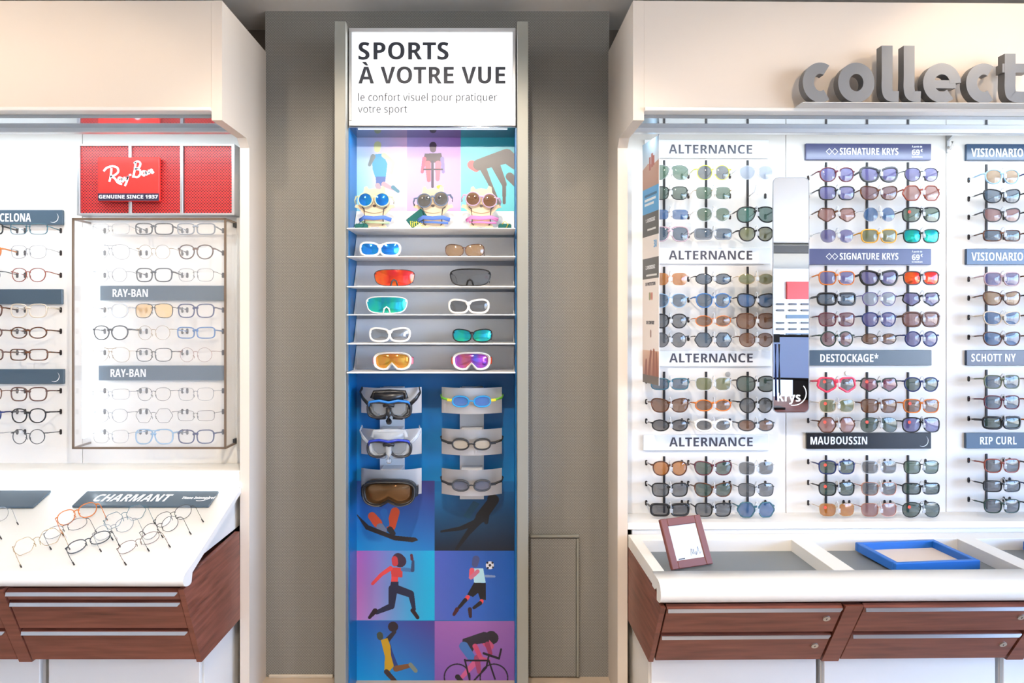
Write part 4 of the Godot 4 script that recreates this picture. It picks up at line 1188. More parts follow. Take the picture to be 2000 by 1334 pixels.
	# shelves 2 to 5: sports sunglasses standing on their rims and temples
	var sport := [
		[742, 1, "wrap", "thick", "white", "mirror blue", "on the second shelf from the lit header"], [907, 1, "wrap", "thin", "brown", "tan", "on the second shelf from the lit header"],
		[770, 2, "shield", "thin", "dark grey", "mirror red", "on the third shelf from the lit header"], [918, 2, "shield", "acetate", "black", "grey", "on the third shelf from the lit header"],
		[755, 3, "shield", "acetate", "white", "mirror green", "on the fourth shelf from the lit header"], [915, 3, "wrap", "thick", "white", "grey", "on the fourth shelf from the lit header"],
		[761, 4, "wrap", "thick", "white", "mirror grey", "on the fifth shelf from the lit header"], [922, 4, "wrap", "acetate", "black", "mirror green", "on the fifth shelf from the lit header"]]
	for q in sport:
		var h: float = SHAPES[q[2]][1] / 2.0 + KINDS[q[3]][0]
		var p2: Vector3 = on.call(q[0], q[1], 0.20)
		spectacles(p2 + Vector3(0, h + 0.0015, 0), q[2], q[3], q[4], q[5], q[6], false, Basis(Vector3.UP, 0.06 if q[0] < 850 else -0.06), true, false)
	# shelf 6: ski goggles
	for q in [[766, "pink and white ski goggles with gold mirror lens", [236, 130, 150], "mirror gold"], [921, "white and orange ski goggles with violet mirror lens", [226, 84, 46], "mirror violet"]]:
		ski_goggles(on.call(q[0], 5, 0.19) + Vector3(0, 0.036, 0), q[1] + " on the lowest white shelf", mat(srgb(236, 234, 228), 0.35), q[3], mat(srgb(q[2][0], q[2][1], q[2][2]), 0.6), 0.82)
	# curved white holders below and what they carry
	for i in 3:
		var yc: float = [P(762, 783, 0.16).y, P(762, 864, 0.16).y, P(762, 943, 0.16).y][i]
		for c in 2:
			var px: float = [762.0, 921.0][c]
			var xc := P(px, 622, 0.16).x
			var what: String = [["the black diving mask", "the clear-skirted diving mask", "the large black ski goggles"], ["the blue and yellow swim goggles", "the black swim goggles", "the grey swim goggles"]][c][i]
			var hold := thing("goggle_holder", "curved white plastic holder carrying %s" % what, "holder", Vector3(xc, yc, 0.032), Basis(), "curved white goggle holders")
			var st := begin(true)
			var nn := 10
			for k in nn:
				var x0 := -0.113 + 0.226 * k / nn; var x1 := -0.113 + 0.226 * (k + 1) / nn
				var z0 := 0.135 - 3.4 * x0 * x0; var z1 := 0.135 - 3.4 * x1 * x1
				for dz in [0.0, -0.003]:
					quad(st, Vector3(x0, -0.048, z0 + dz), Vector3(x0, 0.048, z0 + dz), Vector3(x1, 0.048, z1 + dz), Vector3(x1, -0.048, z1 + dz))
				for y in [-0.048, 0.048]: quad(st, Vector3(x0, y, z0), Vector3(x1, y, z1), Vector3(x1, y, z1 - 0.003), Vector3(x0, y, z0 - 0.003))
			obj("curved_plate", done(st), sw, hold)
			obj("arm", box(Vector3(0.080, 0.088, 0.108), 0.002), sw, hold, Vector3(0, 0, 0.054))
			var front := Vector3(xc, yc, 0.032 + 0.140)
			if c == 0:
				if i == 0: diving_mask(front + Vector3(0, -0.030, 0.02), "black diving mask with blue rim and twin lenses", mat(srgb(28, 28, 30), 0.3), mat(srgb(40, 120, 200), 0.3))
				elif i == 1: diving_mask(front + Vector3(0, -0.020, 0.02), "clear-skirted diving mask with dark blue rim", mat(srgb(210, 218, 226), 0.1, 0.0, 0.4), mat(srgb(36, 60, 170), 0.3))
				else: ski_goggles(front + Vector3(0, -0.030, 0.034), "large black ski goggles with bronze mirror lens on curved holder", mat(srgb(30, 30, 32), 0.4), "mirror bronze", mat(srgb(34, 34, 36), 0.6), 1.15)
			else:
				swim_goggles(front + Vector3(0, [0.0, -0.004, -0.006][i], 0.012), ["bright blue swim goggles with yellow clips", "black swim goggles with clear lenses", "dark grey swim goggles with smoked lenses"][i], [srgb(40, 150, 215), srgb(44, 46, 50), srgb(60, 64, 70)][i], [srgb(50, 110, 190), srgb(180, 170, 155), srgb(84, 92, 116)][i], [srgb(235, 225, 60), srgb(40, 40, 42), srgb(46, 46, 50)][i], [srgb(110, 190, 60), srgb(40, 40, 42), srgb(40, 40, 44)][i])
	bar("spine", Vector3(P(898, 622, 0.04).x, P(900, 975, 0.04).y, 0.030), Vector3(P(945, 622, 0.04).x, P(900, 757, 0.04).y, 0.040), sw, t)
	bar("spine", Vector3(P(742, 622, 0.04).x, P(900, 965, 0.04).y, 0.030), Vector3(P(790, 622, 0.04).x, P(900, 757, 0.04).y, 0.040), sw, t)

func squeezed(m: Mesh, f: float) -> ArrayMesh:
	var am := ArrayMesh.new()
	for si in m.get_surface_count():
		var arr := m.surface_get_arrays(si)
		var v: PackedVector3Array = arr[Mesh.ARRAY_VERTEX]
		for i in v.size(): v[i].x *= f
		arr[Mesh.ARRAY_VERTEX] = v
		am.add_surface_from_arrays(Mesh.PRIMITIVE_TRIANGLES, arr)
	return am

func ski_goggles(at: Vector3, label: String, frame: Material, lens: String, strap: Material, k: float) -> void:
	var t := thing("ski_goggles", label, "goggles", at, Basis().scaled(Vector3.ONE * k))
	var st := begin(true)
	var p := outline("goggle", 32)
	for i in p.size():                                   # nose notch
		if p[i].y < 0.0: p[i].y += (0.030 if k < 1.0 else 0.016) * exp(-pow(p[i].x / 0.018, 2.0))
	rim(st, p, 0.0, 1.0, 0.010, 0.016, 2.2)
	var inner_rim := PackedVector2Array()
	for v in p: inner_rim.append(v * 1.06)
	rim(st, inner_rim, 0.0, 1.0, 0.006, 0.045, 2.2)
	obj("frame", done(st), frame, t)
	var ls := begin(true)
	for r in 4:
		for i in p.size():
			var a := p[i]; var b := p[(i + 1) % p.size()]
			var q := []
			for e in [[a, r / 4.0], [a, (r + 1) / 4.0], [b, (r + 1) / 4.0], [b, r / 4.0]]:
				var v: Vector2 = e[0] * e[1] + Vector2(0, 0.008) * (1.0 - e[1])
				q.append(bent(v.x, v.y, 0.004 + 0.006 * (1.0 - e[1] * e[1]), 2.2))
			quad(ls, q[0], q[1], q[2], q[3])
	obj("lens", done(ls), lens_mat(lens), t)
	for e in [-1.0, 1.0]:
		obj("strap", tube_mesh([Vector3(e * 0.076, 0.002, -0.012), Vector3(e * 0.090, 0.002, -0.028), Vector3(e * 0.088, 0.002, -0.060)], 0.002, 8, 0.016), strap, t)
		obj("buckle", box(Vector3(0.008, 0.032, 0.012), 0.002), strap, t, Vector3(e * 0.083, 0.002, -0.018))

func diving_mask(at: Vector3, label: String, skirt: Material, rimcol: Material) -> void:
	var t := thing("diving_mask", label, "diving mask", at, Basis(Vector3(1, 0, 0), 0.12))
	var st := begin(true)
	var p := outline("diving", 28)
	var cx := 0.041
	for s in [-1.0, 1.0]: rim(st, p, cx, s, 0.008, 0.018, 1.5)
	tube(st, [Vector3(-0.02, 0.016, 0.004), Vector3(0, 0.022, 0.007), Vector3(0.02, 0.016, 0.004)], 0.006)
	obj("frame", done(st), mat(srgb(40, 40, 44), 0.3), t)
	var r2 := begin(true)                                  # coloured brow over the lenses
	tube(r2, [Vector3(-0.078, 0.010, -0.008), Vector3(-0.070, 0.030, 0.0), Vector3(-0.035, 0.036, 0.006), Vector3(0, 0.030, 0.009), Vector3(0.035, 0.036, 0.006), Vector3(0.070, 0.030, 0.0), Vector3(0.078, 0.010, -0.008)], 0.005)
	obj("coloured_rim", done(r2), rimcol, t)
	for s in [-1.0, 1.0]:
		var ls := begin(true)
		for i in p.size():
			var a := p[i]; var b := p[(i + 1) % p.size()]
			tri(ls, bent(s * cx, 0, 0.002, 1.5), bent(s * (cx + a.x), a.y, 0.001, 1.5), bent(s * (cx + b.x), b.y, 0.001, 1.5))
		obj("lens", done(ls), mat(srgb(150, 160, 168), 0.04, 0.0, 0.35), t)
		obj("strap", tube_mesh([Vector3(s * 0.078, 0.020, -0.010), Vector3(s * 0.098, 0.038, -0.022), Vector3(s * 0.112, 0.058, -0.040), Vector3(s * 0.106, 0.070, -0.060)], 0.0025, 8, 0.008), skirt, t)
	var sk := begin(true)
	tube(sk, [Vector3(-0.062, 0.040, -0.012), Vector3(-0.056, 0.060, -0.020), Vector3(0, 0.064, -0.016), Vector3(0.056, 0.060, -0.020), Vector3(0.062, 0.040, -0.012)], 0.010)
	tube(sk, [Vector3(-0.052, 0.046, -0.012), Vector3(0, 0.046, -0.004), Vector3(0.052, 0.046, -0.012)], 0.012, 8, 0.018)
	tube(sk, [Vector3(-0.070, 0.020, -0.012), Vector3(-0.066, -0.010, -0.014), Vector3(-0.044, -0.030, -0.010), Vector3(-0.014, -0.026, -0.002)], 0.010)
	tube(sk, [Vector3(0.070, 0.020, -0.012), Vector3(0.066, -0.010, -0.014), Vector3(0.044, -0.030, -0.010), Vector3(0.014, -0.026, -0.002)], 0.010)
	obj("skirt", done(sk), skirt, t)
	var ns := begin(true)                                  # nose pocket
	tube(ns, [Vector3(0, 0.010, 0.006), Vector3(0, -0.014, 0.014), Vector3(0, -0.036, 0.014), Vector3(0, -0.044, 0.004)], 0.011, 10)
	obj("nose_pocket", done(ns), skirt, t)

func swim_goggles(at: Vector3, label: String, c: Color, lensc: Color, clip: Color, strapc: Color) -> void:
	var t := thing("swim_goggles", label + " on curved white holder", "swim goggles", at)
	var st := begin(true)
	var p := outline("swim", 24)
	var cx := 0.040
	for s in [-1.0, 1.0]:
		rim(st, p, cx, s, 0.005, 0.014, 2.0)
	tube(st, [Vector3(-0.014, 0.0, 0.0), Vector3(0, 0.003, 0.003), Vector3(0.014, 0.0, 0.0)], 0.003)
	obj("frame", done(st), mat(c, 0.3), t)
	for s in [-1.0, 1.0]:
		var ls := begin(true)
		for i in p.size():
			var a := p[i] * 0.95; var b := p[(i + 1) % p.size()] * 0.95
			tri(ls, bent(s * cx, 0, 0.004, 2.0), bent(s * (cx + a.x), a.y, 0.001, 2.0), bent(s * (cx + b.x), b.y, 0.001, 2.0))
		obj("lens", done(ls), mat(lensc, 0.05, 0.0, 0.7), t)
		obj("clip", box(Vector3(0.022, 0.010, 0.006), 0.002), mat(clip, 0.4), t, Vector3(s * 0.080, 0.004, -0.014), Basis(Vector3.UP, s * 0.5))
		obj("strap", tube_mesh([Vector3(s * 0.082, 0.004, -0.016), Vector3(s * 0.112, 0.010, -0.040), Vector3(s * 0.118, 0.016, -0.070), Vector3(s * 0.090, 0.028, -0.110)], 0.0018, 6, 0.005), mat(strapc, 0.5), t)

# ---------------------------------------------------------------- sunglasses unit
func right_unit(white: Material, beige: Material, board_m: Material, alu: Material, wood: Material, slate: Color, ink: Material, led: Color) -> void:
	X = Transform3D(Basis(Vector3.UP, deg_to_rad(1.0)), Vector3(0.448, 0, 0))
	X.origin = Vector3(0.448, 0, 0) - X.basis * Vector3(0.448, 0, 0)
	var xo := 0.448; var xi := 0.484; var far := 2.95
	var zb := 0.06
	var t := thing("display_unit", "beige sunglasses wall display with raised grey letters on its canopy", "display unit")
	var s1 := P(1535, 600, zb).x; var s2 := P(1848, 600, zb).x
	var boards := unit_shell(t, xo, xi, far, white, beige, board_m, led, 0.653, [s1, s2])
	bar("ledge", Vector3(xi, 0.628, 0.03), Vector3(far, 0.653, 0.205), white, t, 0.003)
	bar("ledge_riser", Vector3(xi + 0.02, 0.56, 0.17), Vector3(far, 0.628, 0.195), white, t)
	# hook bracket at the seam
	var hb := P(1850, 270, 0.06)
	var br := thing("canopy_bracket", "grey metal bracket with white hook under the canopy", "bracket", Vector3(hb.x, hb.y, 0.06))
	obj("wall_plate", box(Vector3(0.010, 0.115, 0.008), 0.001), alu, br, Vector3(0, 0, 0.004))
	obj("arm", profile([Vector2(0, 0.055), Vector2(0.16, 0.058), Vector2(0.155, 0.040), Vector2(0.05, 0.005), Vector2(0.0, -0.015)], -0.004, 0.004), alu, br)
	obj("hook", tube_mesh([Vector3(0, -0.035, 0.004), Vector3(0, -0.045, 0.02), Vector3(0, -0.035, 0.034), Vector3(0, -0.02, 0.034)], 0.005, 8), white, br)

	# ---- sign plates
	var pale := srgb(236, 238, 240)
	var ink_dark := mat(srgb(66, 66, 78), 0.4)
	var vio := srgb(76, 80, 118)
	sign_plate(1259, 273, 1502, 308, zb, pale, "topmost white sign plate with grey capital letters", [["ALTERNANCE", 1306, 300, 17.5, 1.08]], ink_dark)
	sign_plate(1262, 484, 1506, 515, zb, pale, "second white sign plate with grey capital letters, counted from the canopy", [["ALTERNANCE", 1306, 507, 17.5, 1.08]], ink_dark)
	sign_plate(1257, 685, 1506, 716, zb, pale, "third white sign plate with dark capital letters, counted from the canopy", [["ALTERNANCE", 1307, 708, 17.5, 1.08]], ink_dark)
	sign_plate(1257, 849, 1502, 880, zb, pale, "lowest white sign plate with dark capital letters", [["ALTERNANCE", 1307, 872, 17.5, 1.08]], ink_dark)
	for q in [[281, 312, "upper violet sign plate with price and double lozenge mark", 1574], [486, 517, "lower violet sign plate with price and double lozenge mark", 1579]]:
		var sp := sign_plate(q[3], q[0], 1819, q[1], zb, vio, q[2], [["SIGNATURE KRYS", 1640, q[1] - 10, 13, 0.80], ["69", 1781, q[1] - 9, 11, 1.0], ["€", 1798, q[1] - 15, 6, 1.0], ["À partir de", 1781, q[1] - 24, 3.2, 0.9], ["la monture", 1781, q[1] - 4, 3.2, 0.9]], ink)
		var c := P(1625, (q[0] + q[1]) / 2 , zb + 0.014) - (X.affine_inverse() * sp.global_position)
		var ms := begin()
		for e in [-1.0, 1.0]:
			var o: float = e * 0.0105
			ribbon(ms, PackedVector2Array([Vector2(o + e * 0.012, 0), Vector2(o, 0.012), Vector2(o - e * 0.010, 0), Vector2(o, -0.012)]), 0.0013, 0, 0.0008, true)
		obj("lozenge_mark", done(ms), ink, sp, Vector3(c.x, c.y, 0.007))
	sign_plate(1578, 684, 1820, 714, zb, slate, "slate sign plate with starred capital word above sale sunglasses", [["DESTOCKAGE*", 1602, 707, 15.5, 0.80]], ink)
	sign_plate(1576, 845, 1819, 877, zb, srgb(22, 22, 24), "black sign plate with white name and crescent mark", [["MAUBOUSSIN", 1583, 868, 15, 0.84]], ink, 1802)
	var deep := srgb(48, 74, 104)
	sign_plate(1888, 282, 2140, 313, zb, deep, "topmost blue sign plate on the bay with the hook bracket", [["VISIONARIO", 1897, 306, 16, 0.80]], ink)
	sign_plate(1888, 486, 2140, 517, zb, deep, "second blue sign plate, counted from the canopy", [["VISIONARIO", 1897, 509, 16, 0.80]], ink)
	sign_plate(1888, 684, 2140, 714, zb, srgb(40, 62, 92), "dark blue sign plate lettered SCHOTT", [["SCHOTT NY", 1897, 706, 15, 0.80]], ink)
	sign_plate(1887, 845, 2140, 876, zb, srgb(66, 92, 116), "lowest slate blue sign plate above the last three rows", [["RIP CURL", 1914, 868, 15, 0.82]], ink)

	# ---- sunglasses, bay by bay
	var A := [1297, 1379, 1460]
	block(boards[0], zb, A, [[337, ["aviator wire silver/green", "round thin lime/grey", "panto thin clear/light grey"]], [377, ["square thin black/dark green", "square rimless gold/green", ""]], [419, ["rectangular rimless brown/blue", "panto thin clear/green", "aviator acetate black/teal"]], [457, ["pilot acetate mauve/blue-grey", "rectangular acetate grey/blue-grey", "panto acetate black/olive"]]], "under the topmost white sign", true)
	block(boards[0], zb, A, [[545, ["square rimless orange/amber", "oval thin black/blue-grey", "oval wire gold/olive"]], [587, ["panto thin light blue/blue-grey", "panto acetate blue/blue-grey", "cat-eye acetate black/blue"]], [627, ["panto acetate black/grey", "oval thin orange/brown", "oversized acetate tortoiseshell/brown"]], [664, ["round thin dark grey/grey", "hexagonal thin black/blue-grey", "panto thin tortoiseshell/brown"]]], "under the second white sign", true)
	block(boards[0], zb, A, [[750, ["rectangular acetate teal/blue-grey", "square thin clear/olive", "oversized acetate black/dark green"]], [792, ["cat-eye acetate tortoiseshell/brown", "oval acetate orange/brown", "round acetate black/grey"]], [831, ["oval acetate black/dark grey", "oval thick white/grey", "oval acetate dark grey/brown"]]], "under the third white sign", true)
	block(boards[0], zb, A, [[915, ["panto acetate tortoiseshell/amber", "cat-eye acetate burgundy/dark green", "square thin clear/grey"]], [957, ["square acetate black/grey", "cat-eye acetate tortoiseshell/dark green", "square thin dark grey/grey"]], [996, ["rectangular thick black/dark grey", "square acetate black/grey", "hexagonal acetate teal/blue"]]], "under the lowest white sign", true)
	var B := [1613, 1693, 1773]
	block(boards[1], zb, B, [[341, ["panto acetate burgundy/violet", "cat-eye thick dark grey/violet", "panto thin black/violet"]], [377, ["square acetate black/violet", "cat-eye acetate tortoiseshell/plum", "hexagonal acetate red-brown/pink-brown"]], [419, ["geometric acetate tortoiseshell/pink-brown", "round wire silver/blue", "pilot acetate black/green*"]], [461, ["panto wire silver/violet", "square acetate yellow/olive", "square acetate dark green/mirror green"]]], "under the upper violet sign", true)
	block(boards[1], zb, B, [[543, ["square acetate orange/violet", "cat-eye thick black/violet", "square acetate dark grey/mirror red"]], [584, ["rectangular thick black/blue-grey", "panto thin violet/light grey", "geometric acetate black/violet"]], [624, ["square acetate burgundy/plum", "panto acetate navy/violet", "square thick brown/mauve"]], [662, ["round acetate dark green/plum", "oval thin black/brown", "round acetate navy/violet"]]], "under the lower violet sign", true)
	block(boards[1], zb, B, [[751, ["geometric thick pink/grey*", "geometric acetate dark green/magenta*", "panto acetate navy/dark green"]], [793, ["square thin beige/olive*", "square acetate tortoiseshell/brown", "square acetate orange/brown*"]], [830, ["hexagonal acetate tortoiseshell/pink-brown*", "aviator wire black/dark green*", "pilot acetate black/violet*"]]], "under the starred slate sign", true)
	block(boards[1], zb, B, [[913, ["square acetate navy/dark green*", "square thin clear/grey", "square thin black/green"]], [955, ["square acetate black/dark green*", "square thin rose gold/grey", "rectangular acetate black/dark green"]], [996, ["square wire gold/amber*", "square thin rose gold/mauve", "aviator thin black/dark green*"]]], "under the black sign", true)
	var C := [1926, 2006]
	block(boards[2], zb, C, [[345, ["panto acetate light blue/tan", "panto acetate navy/grey"]], [383, ["cat-eye acetate black/blue-grey", "square acetate black/grey"]], [420, ["cat-eye acetate dark grey/mauve", "cat-eye acetate black/grey"]], [460, ["rectangular acetate tortoiseshell/blue-grey", "rectangular acetate brown/grey"]]], "under the topmost blue sign", true)
	block(boards[2], zb, C, [[545, ["square acetate mauve/violet", "square acetate tortoiseshell/brown"]], [583, ["cat-eye acetate tortoiseshell/tan", "cat-eye acetate black/brown"]], [622, ["cat-eye acetate beige/blue", "cat-eye acetate brown/brown"]], [662, ["cat-eye acetate brown/blue", "square acetate tortoiseshell/grey"]]], "under the second blue sign", true)
	block(boards[2], zb, C, [[746, ["square acetate olive/blue-grey", "square acetate mauve/grey"]], [786, ["square acetate burgundy/blue-grey", "square acetate red-brown/grey"]], [826, ["rectangular thick black/dark green", "square acetate orange/grey"]]], "under the dark blue sign", true)
	block(boards[2], zb, C, [[910, ["square acetate red-brown/grey", "square acetate black/grey"]], [950, ["rectangular acetate black/grey", "rectangular acetate navy/dark grey"]], [989, ["square acetate dark green/grey", "square acetate dark grey/dark grey"]]], "under the lowest blue sign", true)
	# two round locks in the boards
	for q in [[1421, 731, 0], [1655, 729, 1]]:
		var p: Vector3 = P(q[0], q[1], zb) - boards[q[2]].position
		var lk := obj("board_lock", disc(0.010, 0.004, 20), mat(srgb(200, 196, 188), 0.3, 0.8), boards[q[2]], Vector3(p.x, p.y, 0.015))

	# ---- hanging leaflet
	var f0 := Vector3(0.552, 0, 0.15); var f1 := Vector3(0.5745, 0, 0.317)
	var tdir := (f1 - f0).normalized()
	var turn := Basis(tdir, Vector3.UP, tdir.cross(Vector3.UP))
	var lw := f0.distance_to(f1)
	var lf := thing("hanging_leaflet", "tall narrow printed leaflet hanging edgewise beside the white signs", "leaflet", Vector3((f0.x + f1.x) / 2, 1.604, (f0.z + f1.z) / 2), turn)
	obj("sheet", box(Vector3(lw, 0.88, 0.0015)), mat(srgb(240, 236, 232), 0.5), lf, Vector3(0, 0, -0.001))
	var pr := printed(lw, 0.88, leaflet_print(), 0.4)
	obj("printed_face", pr[0], pr[1], lf, Vector3(0, 0, 0.0002))
	for w in [["1. CHOISISSEZ", 0.146, 0.013, ink], ["30", -0.005, 0.026, mat(srgb(110, 170, 215), 0.5)], ["2. CHOISISSEZ", -0.017 - 0.008, 0.013, ink], ["DE PROTECTION", -0.085, 0.012, ink_dark], ["DE CONFORT", -0.225, 0.012, ink_dark]]:
		var yy: float = w[1] if w[0] != "30" else 0.050
		text(lf, w[0], w[2], Vector3(0 if w[0] != "30" else 0.05, yy, 0.0006), w[3], 0.8, true, Basis(), 1, 0.0004)
	obj("cord", tube_mesh([Vector3(lw / 2 - 0.004, 0.438, 0), Vector3(lw / 2 + 0.002, 0.441, 0), Vector3(lw / 2 - 0.006, 0.443, 0)], 0.0012), mat(srgb(80, 110, 160), 0.4), lf)

	# ---- strip mirror with etched name
	var m0 := P(1510, 806, 0.20); var m1 := P(1580, 347, 0.20)
	var mw := m1.x - m0.x; var mh := m1.y - m0.y
	var mi := thing("strip_mirror", "tall narrow round-cornered mirror with white name between white and violet signs", "mirror", Vector3((m0.x + m1.x) / 2, (m0.y + m1.y) / 2, 0.20))
	var shape := PackedVector2Array()
	var rr := 0.020
	for q in [[1, 1, 0], [-1, 1, 90], [-1, -1, 180], [1, -1, 270]]: shape.append_array(arc(q[0] * (mw / 2 - rr), q[1] * (mh / 2 - rr), rr, rr, q[2], q[2] + 90, 6))
	obj("glass", prism(shape, -0.004, 0.0), mat(srgb(238, 240, 242), 0.0, 1.0), mi)
	var st := begin()
	ribbon(st, shape, 0.0012, -0.0045, 0.0006, true)
	obj("edge", done(st), mat(srgb(150, 152, 155), 0.3, 0.5), mi)
	obj("stand_off", box(Vector3(0.03, 0.20, 0.13)), white, mi, Vector3(0, 0, -0.0705))
	var tx := text(mi, "Krys", 0.031, Vector3(-mw * 0.38, -mh * 0.452, 0.0004), ink, 1.0, true, Basis(), 0, 0.0006)
	var ms2 := begin()
	ribbon(ms2, arc(0, 0, 0.048, 0.044, -100, 38, 18), 0.0016, 0, 0.0006)
	obj("crescent_mark", done(ms2), ink, mi, Vector3(mw * 0.06, -mh * 0.418, 0.0004))

	# ---- raised canopy letters, each its own piece standing on the lip
	var zl := 0.575
	var k := (EYE.z - zl) / FOCAL * 1.0
	var lm := mat(srgb(112, 115, 119), 0.38, 0.3)
	var yb := 2.0908
	var xh := 78.0 * k; var asc := 112.0 * k; var sw := 11.0 * k
	for q in [["c", 1568, 62], ["o", 1637, 72], ["l", 1722, 34], ["l", 1765, 34], ["e", 1803, 75], ["c", 1887, 64], ["t", 1958, 52]]:
		var x := P(q[1], 200, zl).x
		var w: float = q[2] * k
		var ls := begin()
		var z0 := -0.034; var z1 := 0.0
		var rx: float = w / 2 - sw; var ry := xh / 2 - sw
		match q[0]:
			"c": ribbon(ls, arc(w / 2 + sw * 0.3, xh / 2, rx + sw * 0.3, ry, 58, 302, 26), sw, z0, z1)
			"o": ribbon(ls, arc(w / 2, xh / 2, rx, ry, 0, 352, 44), sw, z0, z1, true)
			"e":
				ribbon(ls, arc(w / 2, xh / 2, rx, ry, 0, 308, 34), sw, z0, z1)
				ribbon(ls, PackedVector2Array([Vector2(sw * 1.2, xh * 0.47), Vector2(w - sw * 0.9, xh * 0.47)]), sw * 0.72, z0 + 0.0006, z1 - 0.0006)
			"l": ribbon(ls, smooth2([Vector2(sw, asc), Vector2(sw, asc * 0.5), Vector2(sw, sw * 2.4), Vector2(sw * 1.5, sw * 1.25), Vector2(w, sw * 1.08)]), sw * 0.98, z0, z1)
			"t":
				ribbon(ls, smooth2([Vector2(sw * 1.4, asc * 0.87), Vector2(sw * 1.4, asc * 0.5), Vector2(sw * 1.4, sw * 2.4), Vector2(sw * 2.0, sw * 1.25), Vector2(w, sw * 1.08)]), sw * 0.98, z0, z1)
				ribbon(ls, PackedVector2Array([Vector2(0, xh - sw * 0.8), Vector2(w, xh - sw * 0.8)]), sw * 0.8, z0 + 0.0006, z1 - 0.0006)
		var nth: String = {"1568": "first letter c", "1637": "letter o", "1722": "first letter l", "1765": "second letter l", "1803": "letter e", "1887": "second letter c", "1958": "letter t"}[str(q[1])]
		var lt := thing("canopy_letter", "raised grey %s standing on the canopy lip" % nth, "letter", Vector3(x, yb, zl), Basis(), "raised grey canopy letters")
		obj("letter_body", done(ls), lm, lt)
	bar("letter_rail", Vector3(P(1560, 213, 0.55).x, 2.088, 0.51), Vector3(2.9, 2.0900, 0.582), mat(srgb(205, 203, 198), 0.35), t)

	# ---- counter with sunk trays
	var ct := thing("tray_counter_top", "white counter top with sunk grey trays and rounded front edge", "counter")
	var h := 0.612
	var front := [Vector2(0.626, h - 0.045), Vector2(0.626, h), Vector2(0.70, h)]
	for i in 8:
		var an := deg_to_rad(80 - i * 21.0)
		front.append(Vector2(0.705 + cos(an) * 0.042, 0.5785 + sin(an) * 0.0335))
	front.append_array([Vector2(0.69, 0.545), Vector2(0.69, h - 0.03), Vector2(0.66, h - 0.045)])
	obj("front_edge", profile(front, 0.4835, far, true), white, ct)
	obj("rear_strip", box(Vector3(far - 0.487, 0.045, 0.075), 0.001), white, ct, Vector3((far + 0.487) / 2, h - 0.0225, 0.2445))
	var xs := [0.523, 1.122, 1.721, 2.320]
	for i in 4:
		var x0: float = 0.487 if i == 0 else xs[i - 1] + 0.533
		obj("divider", box(Vector3(xs[i] - x0, 0.045, 0.352), 0.001), white, ct, Vector3((xs[i] + x0) / 2, h - 0.0225, 0.4505))
		obj("tray_floor", box(Vector3(0.535, 0.006, 0.353)), mat(srgb(112, 118, 122), 0.45), ct, Vector3(xs[i] + 0.2665, h - 0.044, 0.4505))
	obj("under_panel", box(Vector3(far - 0.504, 0.018, 0.44)), white, ct, Vector3((far + 0.504) / 2, h - 0.0565, 0.43))
	# wooden cabinets
	var ch := [Vector2(0.207, 0.301), Vector2(0.562, 0.301), Vector2(0.733, 0.537), Vector2(0.685, 0.540), Vector2(0.650, 0.5655), Vector2(0.207, 0.5655)]
	drawer_cabinet("walnut two-drawer cabinet with locks at the closed end of the tray counter", 0.503, 1.040, true, [[0.533, 0.430, 0.0], [0.420, 0.306, 0.0]], Vector2(0.738, 0.545), Vector2(0.563, 0.3025), ch, 0.4865, 0.501, wood, alu, true)
	for i in 3:
		var a: float = [1.098, 1.697, 2.296][i]
		drawer_cabinet(["walnut two-drawer cabinet below the first blue tray", "walnut two-drawer cabinet below the second blue tray", "walnut two-drawer cabinet far along the tray counter"][i], a, a + 0.541, false, [[0.533, 0.430, 0.0], [0.420, 0.306, 0.0]], Vector2(0.738, 0.545), Vector2(0.563, 0.3025), [Vector2(0.20, 0.301), Vector2(0.566, 0.301), Vector2(0.736, 0.539), Vector2(0.207, 0.539)], a - 0.056, a - 0.002, wood, alu, true)
	for i in 3:
		var b0: float = [0.505, 1.078, 1.677][i]; var b1: float = [1.062, 1.661, 2.26][i]
		var bc := thing("base_cupboard", ["white base cupboard under the walnut cabinet at the closed end", "white base cupboard under the cabinet below the first blue tray", "white base cupboard under the cabinet below the second blue tray"][i], "cupboard", Vector3((b0 + b1) / 2, 0, 0.24))
		obj("body", box(Vector3(b1 - b0, 0.29, 0.46)), white, bc, Vector3(0, 0.145, 0))
		obj("door", box(Vector3(b1 - b0 - 0.01, 0.28, 0.018), 0.002), white, bc, Vector3(0, 0.142, 0.240))
	# photo frame
	var base := Vector3(0.651, 0.575, 0.47)
	var ft := Basis(Vector3.UP, deg_to_rad(22.8)) * Basis(Vector3(1, 0, 0), deg_to_rad(-25))
	var fr := thing("photo_frame", "reddish wooden photo frame with signed picture standing in the grey tray", "photo frame", base, ft)
	var fw := 0.165; var fh := 0.165
	var fm := mat(srgb(118, 66, 58), 0.4)
	for s in [-1.0, 1.0]:
		obj("stile", box(Vector3(0.026, fh, 0.014), 0.002), fm, fr, Vector3(s * (fw / 2 - 0.013), fh / 2, 0))
		obj("rail", box(Vector3(fw - 0.052, 0.026, 0.014), 0.002), fm, fr, Vector3(0, fh / 2 + s * (fh / 2 - 0.013), 0))
	obj("picture", box(Vector3(fw - 0.046, fh - 0.046, 0.003)), mat(srgb(214, 224, 232), 0.15), fr, Vector3(0, fh / 2, 0.001))
	var sg := begin()
	ribbon(sg, smooth2([Vector2(0, 0), Vector2(0.006, 0.022), Vector2(0.009, 0.004), Vector2(0.014, 0.020), Vector2(0.017, 0.002), Vector2(0.024, 0.012), Vector2(0.022, 0.0), Vector2(0.030, 0.014), Vector2(0.034, 0.026), Vector2(0.036, 0.004), Vector2(0.044, 0.010)]), 0.0006, 0, 0.0004)
	obj("signature", done(sg), mat(srgb(40, 50, 90), 0.5), fr, Vector3(0.006, 0.036, 0.0026))
